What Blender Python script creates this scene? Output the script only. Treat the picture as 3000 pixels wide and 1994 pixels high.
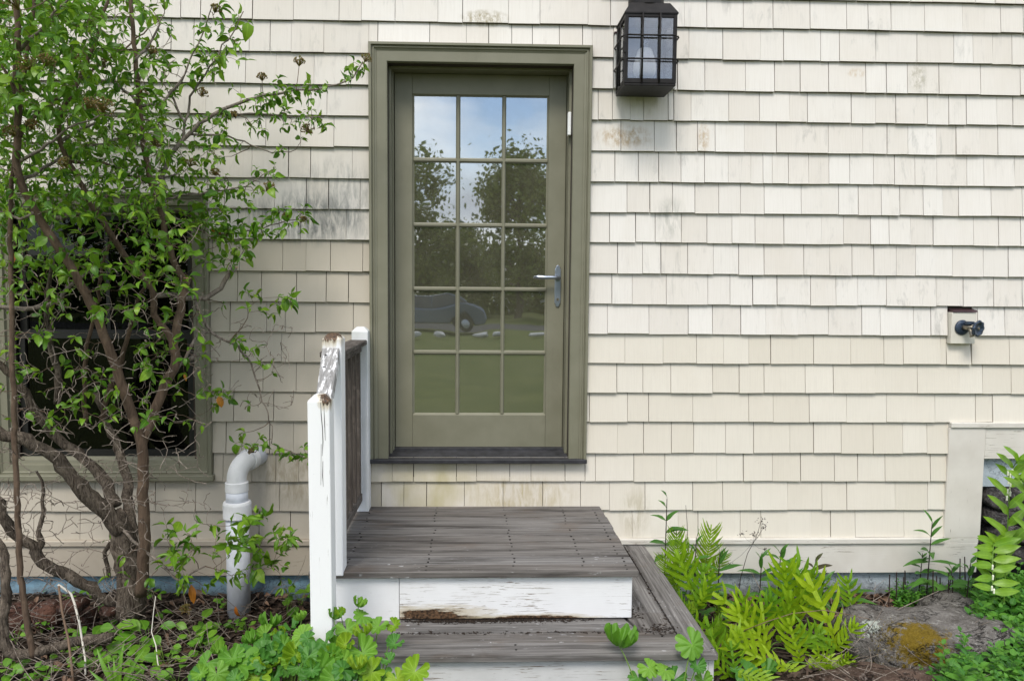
import bpy, math, random
import numpy as np
from mathutils import Vector, Matrix, Quaternion
R = math.radians
random.seed(7); rng = np.random.default_rng(7)
S = bpy.context.scene
for o in list(bpy.data.objects): bpy.data.objects.remove(o)
COL = S.collection

# ------------------------------------------------------------------ camera
EYE = Vector((0.0, -4.0904, 1.62)); FPX = 2250.0; CX, CY = 1451.24, 1022.45
yaw, pitch, roll = 0.03242, -0.074705, 0.007159
FW = Vector((math.sin(yaw)*math.cos(pitch), math.cos(yaw)*math.cos(pitch), math.sin(pitch)))
RT = FW.cross(Vector((0, 0, 1))).normalized(); UP = RT.cross(FW)
RT, UP = RT*math.cos(roll)+UP*math.sin(roll), UP*math.cos(roll)-RT*math.sin(roll)
cam = bpy.data.cameras.new('camera'); camo = bpy.data.objects.new('camera', cam); COL.objects.link(camo)
camo.matrix_world = Matrix((( RT.x, UP.x, -FW.x, EYE.x), (RT.y, UP.y, -FW.y, EYE.y), (RT.z, UP.z, -FW.z, EYE.z), (0, 0, 0, 1)))
cam.sensor_width = 36; cam.lens = FPX/3000*36; cam.shift_x = (1500-CX)/3000; cam.shift_y = (CY-997)/3000
cam.clip_start = 0.05; cam.clip_end = 1200
S.camera = camo

# ------------------------------------------------------------------ sky and sun
SUN_EL, SUN_AZ = 52, 196          # azimuth measured from +Y clockwise: behind the camera, a little to its left
W = bpy.data.worlds.new('World'); S.world = W; W.use_nodes = True
nt = W.node_tree; nt.nodes.clear()
out = nt.nodes.new('ShaderNodeOutputWorld'); bg = nt.nodes.new('ShaderNodeBackground')
sky = nt.nodes.new('ShaderNodeTexSky'); sky.sky_type = 'NISHITA'; sky.sun_disc = False
sky.sun_elevation = R(SUN_EL); sky.sun_rotation = R(SUN_AZ); sky.air_density = 1.0; sky.dust_density = 0.6; sky.ozone_density = 1.5
tc = nt.nodes.new('ShaderNodeTexCoord'); mp = nt.nodes.new('ShaderNodeMapping'); mp.inputs['Scale'].default_value = (1, 1, 2.6); mp.inputs['Location'].default_value = (.35, .2, .1)
nz = nt.nodes.new('ShaderNodeTexNoise'); nz.inputs['Scale'].default_value = 2.3; nz.inputs['Detail'].default_value = 7; nz.inputs['Roughness'].default_value = 0.55
cr = nt.nodes.new('ShaderNodeValToRGB'); cr.color_ramp.elements[0].position = 0.36; cr.color_ramp.elements[1].position = 0.62
nz2 = nt.nodes.new('ShaderNodeTexNoise'); nz2.inputs['Scale'].default_value = 3.1; nz2.inputs['Detail'].default_value = 5
cc = nt.nodes.new('ShaderNodeValToRGB')
cc.color_ramp.elements[0].position = 0.35; cc.color_ramp.elements[0].color = (4.4, 4.7, 5.3, 1)
cc.color_ramp.elements[1].position = 0.65; cc.color_ramp.elements[1].color = (11.6, 11.5, 11.3, 1)
mx = nt.nodes.new('ShaderNodeMixRGB')
L = nt.links.new
L(tc.outputs['Generated'], mp.inputs['Vector']); L(mp.outputs['Vector'], nz.inputs['Vector']); L(mp.outputs['Vector'], nz2.inputs['Vector'])
L(nz.outputs['Fac'], cr.inputs['Fac']); L(nz2.outputs['Fac'], cc.inputs['Fac'])
L(cr.outputs['Color'], mx.inputs['Fac']); L(sky.outputs['Color'], mx.inputs['Color1']); L(cc.outputs['Color'], mx.inputs['Color2'])
L(mx.outputs['Color'], bg.inputs['Color']); bg.inputs['Strength'].default_value = 0.115; L(bg.outputs['Background'], out.inputs['Surface'])
sl = bpy.data.lights.new('sun', 'SUN'); sl.energy = 1.5; sl.angle = R(20); sl.color = (1, 0.945, 0.87)
so = bpy.data.objects.new('sun', sl); COL.objects.link(so)
sd = Vector((math.sin(R(SUN_AZ))*math.cos(R(SUN_EL)), math.cos(R(SUN_AZ))*math.cos(R(SUN_EL)), math.sin(R(SUN_EL))))
so.rotation_euler = sd.to_track_quat('Z', 'Y').to_euler(); so.location = sd*20
S.view_settings.view_transform = 'Standard'; S.view_settings.look = 'None'; S.view_settings.exposure = 0.80; S.view_settings.gamma = 1
S.render.engine = 'CYCLES'; S.cycles.use_denoising = True; S.cycles.max_bounces = 6; S.cycles.diffuse_bounces = 3; S.cycles.glossy_bounces = 3; S.cycles.transparent_max_bounces = 10

# ------------------------------------------------------------------ measuring helpers: a point of the photograph carried onto a real plane
def ray(px, py): return (px-CX)/FPX*RT - (py-CY)/FPX*UP + FW
def at(px, py, Y=0.0):
    d = ray(px, py); return EYE + d*((Y-EYE.y)/d.y)
def gnd(px, py, z=0.0):
    d = ray(px, py); return EYE + d*((z-EYE.z)/d.z)

# ------------------------------------------------------------------ mesh helpers
class MB:
    def __init__(s): s.v = []; s.f = []; s.a = []
    def add(s, vs, fs, at_=None):
        n = len(s.v); s.v += [tuple(p) for p in vs]; s.f += [tuple(i+n for i in f) for f in fs]
        s.a += [at_ or (0, 0, 0, 1)]*len(vs) if not isinstance(at_, list) else at_
        return s
    def box(s, x0, x1, y0, y1, z0, z1, at_=None):
        return s.add([(x0,y0,z0),(x1,y0,z0),(x1,y1,z0),(x0,y1,z0),(x0,y0,z1),(x1,y0,z1),(x1,y1,z1),(x0,y1,z1)],
                     [(0,3,2,1),(4,5,6,7),(0,1,5,4),(1,2,6,5),(2,3,7,6),(3,0,4,7)], at_)
    def prism(s, poly, axis, a, b):
        """poly in the two other axes, extruded from a to b along axis (0,1,2)"""
        n = len(poly); vs = []
        for t in (a, b):
            for p in poly:
                q = list(p); q.insert(axis, t); vs.append(q)
        return s.add(vs, [tuple(range(n))[::-1], tuple(range(n, 2*n))] + [(i, (i+1) % n, n+(i+1) % n, n+i) for i in range(n)])
    def tube(s, pts, rad, n=8, cap=True, at_=None, wob=0):
        pts = [Vector(p) for p in pts]; m = len(pts)
        if not hasattr(rad, '__len__'): rad = [rad]*m
        vs = []; u = None
        for i, p in enumerate(pts):
            t = (pts[min(i+1, m-1)]-pts[max(i-1, 0)])
            t = t.normalized() if t.length > 1e-9 else Vector((0, 0, 1))
            if u is None: u = t.orthogonal().normalized()
            u = (u - t*u.dot(t)); u = u.normalized() if u.length > 1e-6 else t.orthogonal().normalized()
            w = t.cross(u)
            for k in range(n):
                a = 2*math.pi*k/n; rr = rad[i]*(1+wob*(random.random()-.5)) if wob else rad[i]
                vs.append(p + u*(rr*math.cos(a)) + w*(rr*math.sin(a)))
        fs = [(i*n+k, i*n+(k+1) % n, (i+1)*n+(k+1) % n, (i+1)*n+k) for i in range(m-1) for k in range(n)]
        if cap: fs += [tuple(range(n))[::-1], tuple(range((m-1)*n, m*n))]
        return s.add(vs, fs, at_)
    def lathe(s, c, prof, n=24, axis=2):
        """prof: (radius, offset along axis) pairs about centre c"""
        vs = []
        for r_, h in prof:
            for k in range(n):
                a = 2*math.pi*k/n; q = [r_*math.cos(a), r_*math.sin(a)]; q.insert(axis, h)
                vs.append((c[0]+q[0], c[1]+q[1], c[2]+q[2]))
        m = len(prof)
        fs = [(i*n+k, i*n+(k+1) % n, (i+1)*n+(k+1) % n, (i+1)*n+k) for i in range(m-1) for k in range(n)]
        fs += [tuple(range(n))[::-1], tuple(range((m-1)*n, m*n))]
        return s.add(vs, fs)
    def build(s, name, mat, parent=None, smooth=False, bevel=0, kind=None, label=None, seg=1):
        me = bpy.data.meshes.new(name); me.from_pydata(s.v, [], s.f)
        at_ = me.attributes.new('lc', 'FLOAT_COLOR', 'POINT'); at_.data.foreach_set('color', np.array(s.a, dtype=np.float32).ravel())
        if smooth: me.polygons.foreach_set('use_smooth', [True]*len(me.polygons))
        me.materials.append(mat); me.update()
        o = bpy.data.objects.new(name, me); COL.objects.link(o)
        if parent: attach(o, parent)
        if bevel:
            b = o.modifiers.new('bevel', 'BEVEL'); b.width = bevel; b.segments = seg; b.limit_method = 'ANGLE'; b.angle_limit = R(35)
        if kind: o['kind'] = kind
        if label: o['label'] = label
        return o
def fixn(o):
    import bmesh
    b = bmesh.new(); b.from_mesh(o.data); bmesh.ops.recalc_face_normals(b, faces=b.faces); b.to_mesh(o.data); b.free(); return o
def world_of(o):
    m = o.matrix_basis.copy()
    if o.parent: m = world_of(o.parent) @ o.matrix_parent_inverse @ m
    return m
def attach(o, parent): o.parent = parent; o.matrix_parent_inverse = world_of(parent).inverted()
def tag(o, label, cat, group=None, kind=None):
    o['label'] = label; o['category'] = cat
    if group: o['group'] = group
    if kind: o['kind'] = kind
    return o
def thing(name, loc, label, cat, group=None):
    e = bpy.data.objects.new(name, None); e.empty_display_size = .1; COL.objects.link(e); e.location = loc
    return tag(e, label, cat, group)
def inst(name, mesh, mw, parent=None):
    o = bpy.data.objects.new(name, mesh); COL.objects.link(o); o.matrix_basis = mw
    if parent: attach(o, parent)
    return o
def sm(t): t = max(0, min(1, t)); return t*t*(3-2*t)

# ------------------------------------------------------------------ material helpers
class NT:
    def __init__(s, name):
        s.m = bpy.data.materials.new(name); s.m.use_nodes = True; s.t = s.m.node_tree; s.t.nodes.clear()
        s.out = s.n('ShaderNodeOutputMaterial'); s.b = s.n('ShaderNodeBsdfPrincipled'); s.l(s.b.outputs[0], s.out.inputs[0])
    def n(s, typ, **kw):
        x = s.t.nodes.new(typ)
        for k, v in kw.items(): setattr(x, k, v)
        return x
    def l(s, a, b): s.t.links.new(a, b)
    def set(s, inp, v):
        if hasattr(v, 'is_output'): s.l(v, inp)
        elif isinstance(v, (tuple, list)) and len(v) == 3 and inp.type == 'RGBA': inp.default_value = (*v, 1)
        else: inp.default_value = v
    def pos(s): return s.n('ShaderNodeNewGeometry').outputs['Position']
    def map(s, vec, scale=(1, 1, 1), loc=(0, 0, 0)):
        m = s.n('ShaderNodeMapping'); m.inputs['Scale'].default_value = scale; m.inputs['Location'].default_value = loc; s.l(vec, m.inputs['Vector']); return m.outputs[0]
    def noise(s, vec, scale=5, detail=4, rough=.55, dist=0):
        x = s.n('ShaderNodeTexNoise'); s.l(vec, x.inputs['Vector']); x.inputs['Scale'].default_value = scale; x.inputs['Detail'].default_value = detail
        x.inputs['Roughness'].default_value = rough; x.inputs['Distortion'].default_value = dist; return x.outputs['Fac']
    def vor(s, vec, scale=5, feature='F1', out='Distance'):
        x = s.n('ShaderNodeTexVoronoi'); x.feature = feature; s.l(vec, x.inputs['Vector']); x.inputs['Scale'].default_value = scale; return x.outputs[out]
    def ramp(s, f, p0, p1, a=(0, 0, 0), b=(1, 1, 1)):
        r_ = s.n('ShaderNodeValToRGB'); r_.color_ramp.elements[0].position = p0; r_.color_ramp.elements[1].position = p1
        r_.color_ramp.elements[0].color = (*a, 1); r_.color_ramp.elements[1].color = (*b, 1); s.l(f, r_.inputs[0]); return r_.outputs[0]
    def mix(s, f, a, b, mode='MIX'):
        x = s.n('ShaderNodeMixRGB'); x.blend_type = mode; s.set(x.inputs[0], f); s.set(x.inputs[1], a); s.set(x.inputs[2], b); return x.outputs[0]
    def math(s, op, a, b=0.0, clamp=False):
        x = s.n('ShaderNodeMath'); x.operation = op; x.use_clamp = clamp; s.set(x.inputs[0], a); s.set(x.inputs[1], b); return x.outputs[0]
    def attr(s):
        a = s.n('ShaderNodeAttribute'); a.attribute_name = 'lc'; p = s.n('ShaderNodeSeparateColor'); s.l(a.outputs['Color'], p.inputs[0]); return p.outputs
    def sep(s, v):
        x = s.n('ShaderNodeSeparateXYZ'); s.l(v, x.inputs[0]); return x.outputs
    def blob(s, p, c, r):
        """soft patch 1..0 round world point c with radii r"""
        m = s.n('ShaderNodeMapping'); m.vector_type = 'TEXTURE'; m.inputs['Location'].default_value = c; m.inputs['Scale'].default_value = r; s.l(p, m.inputs['Vector'])
        g = s.n('ShaderNodeTexGradient'); g.gradient_type = 'SPHERICAL'; s.l(m.outputs[0], g.inputs[0]); return g.outputs['Fac']
    def bump(s, h, strength=.3, dist=.01):
        b = s.n('ShaderNodeBump'); b.inputs['Strength'].default_value = strength; b.inputs['Distance'].default_value = dist; s.l(h, b.inputs['Height']); s.l(b.outputs[0], s.b.inputs['Normal'])
    def done(s, col, rough=.6, metal=0, spec=.4):
        s.set(s.b.inputs['Base Color'], col); s.set(s.b.inputs['Roughness'], rough); s.set(s.b.inputs['Metallic'], metal); s.b.inputs['Specular IOR Level'].default_value = spec
        return s.m

def m_plain(name, col, rough=.5, metal=0, var=.12, scale=14, spec=.4, bump=.05):
    t = NT(name); p = t.pos(); n = t.noise(p, scale, 5); c = t.mix(t.ramp(n, .3, .7), tuple(x*(1-var) for x in col), tuple(min(1, x*(1+var)) for x in col))
    t.bump(t.noise(p, scale*9, 3), bump, .004); return t.done(c, rough, metal, spec)

def m_shingle():
    t = NT('painted_cedar_shingle'); p = t.pos(); a = t.attr(); rnd, old, loc_ = a[0], a[1], a[2]
    grain = t.noise(t.map(p, (130, 1, 5)), 1, 3, .6); fib = t.noise(t.map(p, (420, 1, 9)), 1, 2)
    cream = t.mix(rnd, (.655, .604, .512), (.712, .667, .582))
    white = t.mix(rnd, (.690, .645, .585), (.748, .716, .668))
    c = t.mix(old, cream, white)
    c = t.mix(t.math('MULTIPLY', loc_, .78), c, (.455, .405, .325))           # tan tint left of the door, mostly shade put into the cream colour
    c = t.mix(t.math('MULTIPLY', t.ramp(grain, .45, .75), .17), c, (.48, .44, .38))
    broad = t.noise(t.map(p, (5, 1, 3)), 1, 4); c = t.mix(t.math('MULTIPLY', t.ramp(broad, .46, .72), .22), c, (.60, .54, .45))
    # grey mildew streaks on the older courses
    mil = t.noise(t.map(p, (22, 1, 5.5)), 1, 6, .7, .6); mk = t.math('MULTIPLY', t.ramp(mil, .54, .74), t.ramp(t.noise(p, 2.3, 3), .42, .62))
    c = t.mix(t.math('MULTIPLY', t.math('MULTIPLY', mk, t.math('ADD', t.math('MULTIPLY', old, .85), .15)), .62), c, (.30, .295, .275))
    nA = t.ramp(t.noise(t.map(p, (30, 1, 8)), 1, 4, .7, .5), .40, .64); nB = t.ramp(t.noise(t.map(p, (42, 1, 26)), 1, 3, .7), .40, .62)
    def stain(c, pt, r, col, k, n):
        return t.mix(t.math('MULTIPLY', t.math('MULTIPLY', t.ramp(t.blob(p, pt, r), 0, .55), n), k), c, col)
    q = lambda x, y: tuple(at(x, y, -.015))
    for px_, py_, r_, col, k, n in ((900, 640, (.42, .2, .16), (.20, .20, .185), .95, nA), (980, 560, (.30, .2, .20), (.26, .26, .24), .6, nA), (1420, 55, (.14, .2, .05), (.30, .25, .14), .9, nB),
        (1830, 400, (.17, .2, .07), (.42, .29, .15), .75, nB), (2060, 405, (.04, .2, .10), (.45, .33, .20), .75, nB), (2690, 228, (.06, .2, .10), (.34, .31, .22), .6, nB), (2510, 213, (.06, .2, .03), (.50, .37, .22), .6, nB),
        (1960, 640, (.10, .2, .14), (.34, .34, .30), .6, nA), (1250, 1440, (.42, .2, .26), (.40, .355, .17), .8, t.ramp(broad, .34, .66)), (1520, 1450, (.36, .2, .12), (.42, .35, .20), .75, nA), (1860, 1500, (.10, .2, .16), (.40, .35, .24), .7, nA),
        (860, 1400, (.26, .2, .20), (.22, .18, .11), .6, nA), (1900, 300, (.12, .2, .08), (.40, .36, .22), .4, nA)):
        c = stain(c, q(px_, py_), r_, col, k, n)
    an = [x for x in t.t.nodes if x.type == 'ATTRIBUTE'][0]; c = t.mix(an.outputs['Alpha'], (.075, .055, .038), c)     # bare wood on the unpainted butt ends
    h = t.math('ADD', t.math('MULTIPLY', grain, .6), t.math('MULTIPLY', fib, .4)); t.bump(h, .34, .004)
    return t.done(c, .72, 0, .22)

def m_deck(name, ax):
    """weathered bare porch boards, grain along axis ax"""
    t = NT(name); p = t.pos(); a = t.attr()
    sc = (2.4, 95, 95) if ax == 0 else (95, 2.4, 95); g = t.noise(t.map(p, sc), 1, 6, .65, .4); g2 = t.noise(t.map(p, tuple(x*2.6 for x in sc)), 1, 3)
    c = t.mix(t.ramp(g, .3, .72), (.072, .068, .065), (.305, .292, .278))
    c = t.mix(t.math('MULTIPLY', a[0], .5), c, (.105, .085, .068))
    dark = t.noise(t.map(p, (1.5, 17, 17) if ax == 0 else (17, 1.5, 17)), 1, 5, .65, .3); c = t.mix(t.math('MULTIPLY', t.ramp(dark, .47, .66), .82), c, (.034, .029, .026))
    brn = t.noise(t.map(p, (3, 5, 5)), 1, 3); c = t.mix(t.math('MULTIPLY', t.ramp(brn, .55, .75), .5), c, (.125, .085, .055))
    li = t.noise(t.map(p, (30, 75, 75) if ax == 0 else (75, 30, 75)), 1, 3, .5); lm = t.math('MULTIPLY', t.ramp(li, .655, .70), t.ramp(t.noise(p, 5, 2), .46, .60))
    fr = t.ramp(t.math('MULTIPLY', t.sep(p)[1], -1.0), .45, .95)
    c = t.mix(t.math('MULTIPLY', t.math('MULTIPLY', lm, fr), .8), c, (.52, .52, .52))
    t.bump(t.math('ADD', g, t.math('MULTIPLY', g2, .5)), .5, .004); return t.done(c, .8, 0, .25)

def m_white(name, peel=0.0, ax=0, rots=(), dirt=.25, base=(.80, .80, .805), under=(.56, .55, .53)):
    """white exterior paint; peel sets how much has cracked off along the grain; rots: (centre, radii) of bare rotten patches"""
    t = NT(name); p = t.pos()
    sc = [210, 210, 210]; sc[ax] = 9
    g = t.noise(t.map(p, tuple(sc)), 1, 5, .6, .8); b = t.noise(t.map(p, (5, 5, 5)), 1, 4)
    c = t.mix(t.math('MULTIPLY', t.ramp(b, .4, .75), dirt), base, under)
    sp = t.ramp(t.vor(p, 38), .035, .05, (1, 1, 1), (0, 0, 0)); c = t.mix(t.math('MULTIPLY', t.math('MULTIPLY', sp, t.ramp(t.noise(p, 9, 2), .5, .6)), .7), c, (.2, .18, .15))
    wood = t.mix(t.ramp(t.noise(t.map(p, tuple(x*1.5 for x in sc)), 1, 4), .3, .7), (.09, .06, .04), (.30, .25, .19))
    if peel:
        k = t.math('MULTIPLY', t.ramp(g, .70-.09*peel, .73-.09*peel), t.ramp(t.noise(p, 3.2, 3), .50-.08*peel, .62-.08*peel)); c = t.mix(k, c, wood)
    rt = None
    for ctr, r_ in rots:
        f = t.math('ADD', t.ramp(t.blob(p, ctr, r_), 0, .9), t.math('MULTIPLY', t.math('SUBTRACT', t.noise(t.map(p, tuple(min(x, 60)*.8 for x in sc)), 1, 6, .75), .5), 1.5)); f = t.math('MULTIPLY', f, t.ramp(t.blob(p, ctr, r_), 0, .08))
        tan_ = t.ramp(f, .06, .42); c = t.mix(t.math('MULTIPLY', tan_, .8), c, (.50, .43, .30))
        br = t.ramp(f, .46, .56); c = t.mix(br, c, t.mix(t.ramp(t.noise(p, 120, 4), .35, .65), (.018, .011, .007), (.15, .085, .045)))
        rt = br if rt is None else t.math('MAXIMUM', rt, br)
    h = t.math('MULTIPLY', g, .5)
    if rt is not None: h = t.math('SUBTRACT', h, t.math('MULTIPLY', rt, t.noise(p, 90, 4)))
    t.bump(h, .35, .004); return t.done(c, .5, 0, .35)

def m_olive():
    t = NT('olive_green_paint'); p = t.pos(); n = t.noise(p, 6, 5); f = t.noise(t.map(p, (220, 220, 7)), 1, 2)
    c = t.mix(t.ramp(n, .3, .75), (.178, .172, .118), (.222, .214, .155))
    c = t.mix(t.math('MULTIPLY', t.ramp(t.noise(t.map(p, (26, 26, 6)), 1, 5, .65), .60, .80), .22), c, (.10, .085, .06))
    t.bump(f, .12, .003); return t.done(c, .48, 0, .4)

def m_glass(name, refl, tint=(1, 1, 1), wavy=.25, milky=0, fk=.8, rough_=0.0):
    t = NT(name); t.t.nodes.remove(t.b); p = t.pos()
    g = t.n('ShaderNodeBsdfGlossy'); g.inputs['Roughness'].default_value = rough_; g.inputs['Color'].default_value = (.93, .96, 1, 1)
    tr = t.n('ShaderNodeBsdfTransparent'); tr.inputs['Color'].default_value = (*tint, 1)
    b = t.n('ShaderNodeBump'); b.inputs['Strength'].default_value = wavy; b.inputs['Distance'].default_value = .004
    t.l(t.noise(t.map(p, (3.5, 3.5, 3.5)), 1, 1), b.inputs['Height']); t.l(b.outputs[0], g.inputs['Normal'])
    lw = t.n('ShaderNodeFresnel'); lw.inputs['IOR'].default_value = 1.5
    f = t.math('ADD', t.math('MULTIPLY', lw.outputs[0], fk), refl, True)
    m = t.n('ShaderNodeMixShader'); t.l(f, m.inputs[0]); t.l(tr.outputs[0], m.inputs[1]); t.l(g.outputs[0], m.inputs[2])
    if milky:
        d = t.n('ShaderNodeBsdfDiffuse'); d.inputs['Color'].default_value = (.300, .285, .200, 1); m2 = t.n('ShaderNodeMixShader')
        t.set(m2.inputs[0], t.math('MULTIPLY', t.math('ADD', t.noise(p, 7, 4), .5), milky)); t.l(m.outputs[0], m2.inputs[1]); t.l(d.outputs[0], m2.inputs[2]); t.l(m2.outputs[0], t.out.inputs[0])
    else: t.l(m.outputs[0], t.out.inputs[0])
    return t.m

def m_bark(name, lo, hi, sc=(60, 60, 14), bump=.8):
    t = NT(name); p = t.pos(); n = t.noise(t.map(p, sc), 1, 6, .7, 1.2); v = t.noise(p, 16, 5)
    c = t.mix(t.ramp(n, .36, .66), lo, hi); c = t.mix(t.math('MULTIPLY', t.ramp(v, .55, .7), .5), c, tuple(min(1, x*1.7) for x in hi))
    t.bump(n, bump, .012); return t.done(c, .85, 0, .2)

def m_leaf(name, a, b, vein=(1.3, 1.2), trans=.32, rough=.42, edge=None, spot=0):
    t = NT(name); at_ = t.attr(); oi = t.n('ShaderNodeObjectInfo').outputs['Random']
    r_ = t.math('FRACT', t.math('ADD', at_[2], oi)); c = t.mix(r_, a, b)
    c = t.mix(t.math('MULTIPLY', t.ramp(t.math('ABSOLUTE', t.math('SUBTRACT', at_[1], .5)), .0, .07, (1, 1, 1), (0, 0, 0)), .4), c, tuple(min(1, x*1.6+.02) for x in b))
    n = t.noise(t.pos(), 45, 3); c = t.mix(t.math('MULTIPLY', t.ramp(n, .4, .75), .3), c, tuple(x*.6 for x in a))
    if spot: c = t.mix(t.math('MULTIPLY', t.ramp(t.noise(t.pos(), 60, 3), .70, .74), spot), c, (.10, .05, .02))
    t.bump(t.noise(t.pos(), 130, 2), .15, .002); m = t.done(c, rough, 0, .4)
    tr = t.n('ShaderNodeBsdfTranslucent'); t.l(t.mix(.5, c, (.30, .42, .02), 'MULTIPLY') if False else c, tr.inputs['Color'])
    ms = t.n('ShaderNodeMixShader'); ms.inputs[0].default_value = trans; t.l(t.b.outputs[0], ms.inputs[1]); t.l(tr.outputs[0], ms.inputs[2]); t.l(ms.outputs[0], t.out.inputs[0])
    return m

M = {}
M['shingle'] = m_shingle()
M['backing'] = m_plain('dark_felt_backing', (.055, .043, .033), .9)
M['olive'] = m_olive()
M['deck_x'] = m_deck('weathered_boards_along_the_wall', 0)
M['deck_y'] = m_deck('weathered_boards_towards_the_wall', 1)
M['pane'] = m_glass('door_glass', .40, (.55, .6, .55), .22, .17, .8, .014)
M['winpane'] = m_glass('window_glass', .0, (.35, .37, .35), .1, 0, .55)
M['lampglass'] = m_glass('lantern_glass', .09, (.96, .96, .97), .1, .02)
M['interior'] = m_plain('dim_interior', (.075, .075, .055), .9)
M['black_metal'] = m_plain('black_painted_metal', (.013, .011, .010), .5, .1, .4, 30, .3)
M['threshold'] = m_plain('dark_weathered_threshold', (.030, .030, .034), .55, 0, .5, 22)
M['steel'] = m_plain('satin_nickel', (.42, .46, .54), .28, .9, .1, 30)
M['plastic'] = m_plain('white_plastic', (.82, .82, .80), .35)
M['brass'] = m_plain('old_brass', (.24, .215, .17), .4, .8, .4, 60)
M['bluegrey'] = m_plain('blue_grey_cast_metal', (.038, .055, .085), .32, .3, .4, 60)
M['flash'] = m_plain('brown_metal_flashing', (.060, .030, .034), .4, .2, .3)
M['black'] = m_plain('black_hole', (.008, .008, .008), .8)
M['screw'] = m_plain('rusty_screw_head', (.012, .010, .009), .6, .3)
# ================================================================== THE HOUSE
GZ = 0.0
house = thing('house', (0, 0, 0), 'cream shingled house wall with an olive glazed door and a window', 'house')
M['trim'] = m_white('cream_painted_board', .9, 0, (), .5, (.665, .635, .575), (.50, .455, .39))
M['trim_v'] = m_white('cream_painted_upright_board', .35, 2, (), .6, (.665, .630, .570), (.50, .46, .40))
M['trim_shaded'] = m_white('shade_tinted_cream_board', .6, 0, (), .6, (.47, .415, .335), (.33, .28, .22))  # cream trim left of the door, its shade painted in as darker tan
def foundation_mat():
    t = NT('blue_grey_foundation_paint'); p = t.pos(); n = t.noise(p, 9, 5)
    side = t.ramp(t.math('MULTIPLY', t.math('ADD', t.sep(p)[0], 2.0), .25), .30, .42)
    c = t.mix(side, (.215, .360, .460), (.42, .48, .52)); c = t.mix(t.math('MULTIPLY', t.ramp(n, .4, .75), .5), c, (.20, .24, .26))
    sp_ = t.ramp(t.math('ADD', t.math('MULTIPLY', t.sep(p)[2], -6.0), t.math('MULTIPLY', t.noise(p, 18, 6, .75), 1.3)), .35, .95); c = t.mix(t.math('MULTIPLY', sp_, .75), c, (.060, .045, .034)); c = t.mix(t.ramp(t.math('ABSOLUTE', t.math('SUBTRACT', t.noise(t.map(p, (3, 1, 3)), 1, 6, .7), .5)), 0, .006, (1, 1, 1), (0, 0, 0)), c, (.05, .06, .07))
    t.bump(t.noise(p, 60, 4), .6, .008); return t.done(c, .75)
M['foundation'] = foundation_mat()

# ---- the opening positions, measured on the wall plane
cas_l, cas_r = at(1085, 743).x, at(1723.5, 743).x
cas_t = at(1400, 135).z; cas_b = at(1400, 1344).z
OP = .094                                           # casing width
win_l, win_r = at(-12, 1000).x, at(619.5, 1000).x; win_t, win_b = at(400, 566).z, at(400, 1392).z
# ---- shingle courses: butt line of each course, then joints (photograph x) seen in each
rowy = {'A': ((2000, 0), (3000, 15)), 'B': ((1000, 62.5), (2000, 83.5), (3000, 102.7)), 'C': ((1050, 161), (2000, 175), (3000, 193)), 'D': ((1050, 253.6), (2000, 266.5), (3000, 283.5)),
 'E': ((1050, 341.5), (2000, 357), (3000, 371)), 'F': ((1050, 431), (2000, 445.5), (3000, 462)), 'G': ((1050, 522), (2000, 538), (3000, 549)), 'H': ((1050, 611.6), (2000, 627), (3000, 638)),
 'I': ((800, 702), (2000, 711), (3000, 721.4)), 'J': ((850, 792), (2000, 805), (3000, 811.6)), 'K': ((850, 881), (2000, 896), (3000, 896.4)), 'L': ((850, 970), (2000, 980), (3000, 983.5)),
 'M': ((850, 1058), (2000, 1065), (3000, 1066.5)), 'N': ((850, 1146), (2000, 1149), (3000, 1151)), 'O': ((850, 1233), (2000, 1233.5), (3000, 1234)), 'P': ((800, 1321), (2000, 1322.5), (2776, 1330)),
 'Q': ((800, 1404), (2000, 1404.7), (2770, 1411.4)), 'R': ((800, 1492), (2000, 1488), (2770, 1493.5)), 'S': ((600, 1576.6), (2000, 1568.5), (2770, 1570))}
k = 2.24
jr = {'A': [700, 1135, 1295, 1485, 1628, 1910, 2038, 2170], 'B': [5, 152, 390, 585, 828, 1066, 1207, 1357, 1577, 1824, 2075, 2223], 'C': [35, 256, 502, 655, 898, 1020, 1256, 1527, 1768, 1893, 2022, 2150],
 'D': [140, 405, 595, 762, 948, 1190, 1326, 1465, 1670, 1942, 2203], 'E': [50, 296, 497, 692, 810, 1097, 1255, 1388, 1595, 1735, 1850, 2050, 2155], 'F': [93, 205, 397, 608, 945, 1172, 1332, 1468, 1653, 1783, 1938, 2057],
 'G': [137, 293, 440, 520, 580, 686, 818, 951, 1088, 1243, 1380, 1513, 1657, 1853, 1965, 2167], 'H': [75, 231, 373, 528, 770, 1013, 1144, 1293, 1414, 1566, 1696, 1800, 2012],
 'I': [153, 317, 468, 657, 904, 1047, 1223, 1343, 1485, 1634, 1896, 2060, 2205], 'J': [28, 196, 362, 527, 787, 955, 1103, 1245, 1392, 1519, 1759, 1962, 2125], 'K': [160, 305, 452, 612, 832, 997, 1140, 1328, 1652, 1831, 2028, 2217],
 'L': [30, 190, 374, 538, 638, 747, 948, 1167, 1287, 1505, 1617, 1756, 1925, 2100], 'M': [86, 262, 428, 571, 853, 1095, 1310, 1437, 1682, 1887, 2130], 'N': [190, 364, 527, 796, 980, 1255, 1530, 1803, 1957, 2145],
 'O': [62, 428, 587, 824, 1068, 1328, 1645, 1910, 2022], 'P': [67, 275, 458, 696, 850, 1030, 1240, 1433, 1592], 'Q': [218, 392, 583, 766, 988, 1140, 1318, 1615], 'R': [60, 257, 442, 682, 905, 1068, 1384, 1597], 'S': [97, 372, 507, 836, 963, 1123, 1442]}
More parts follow.
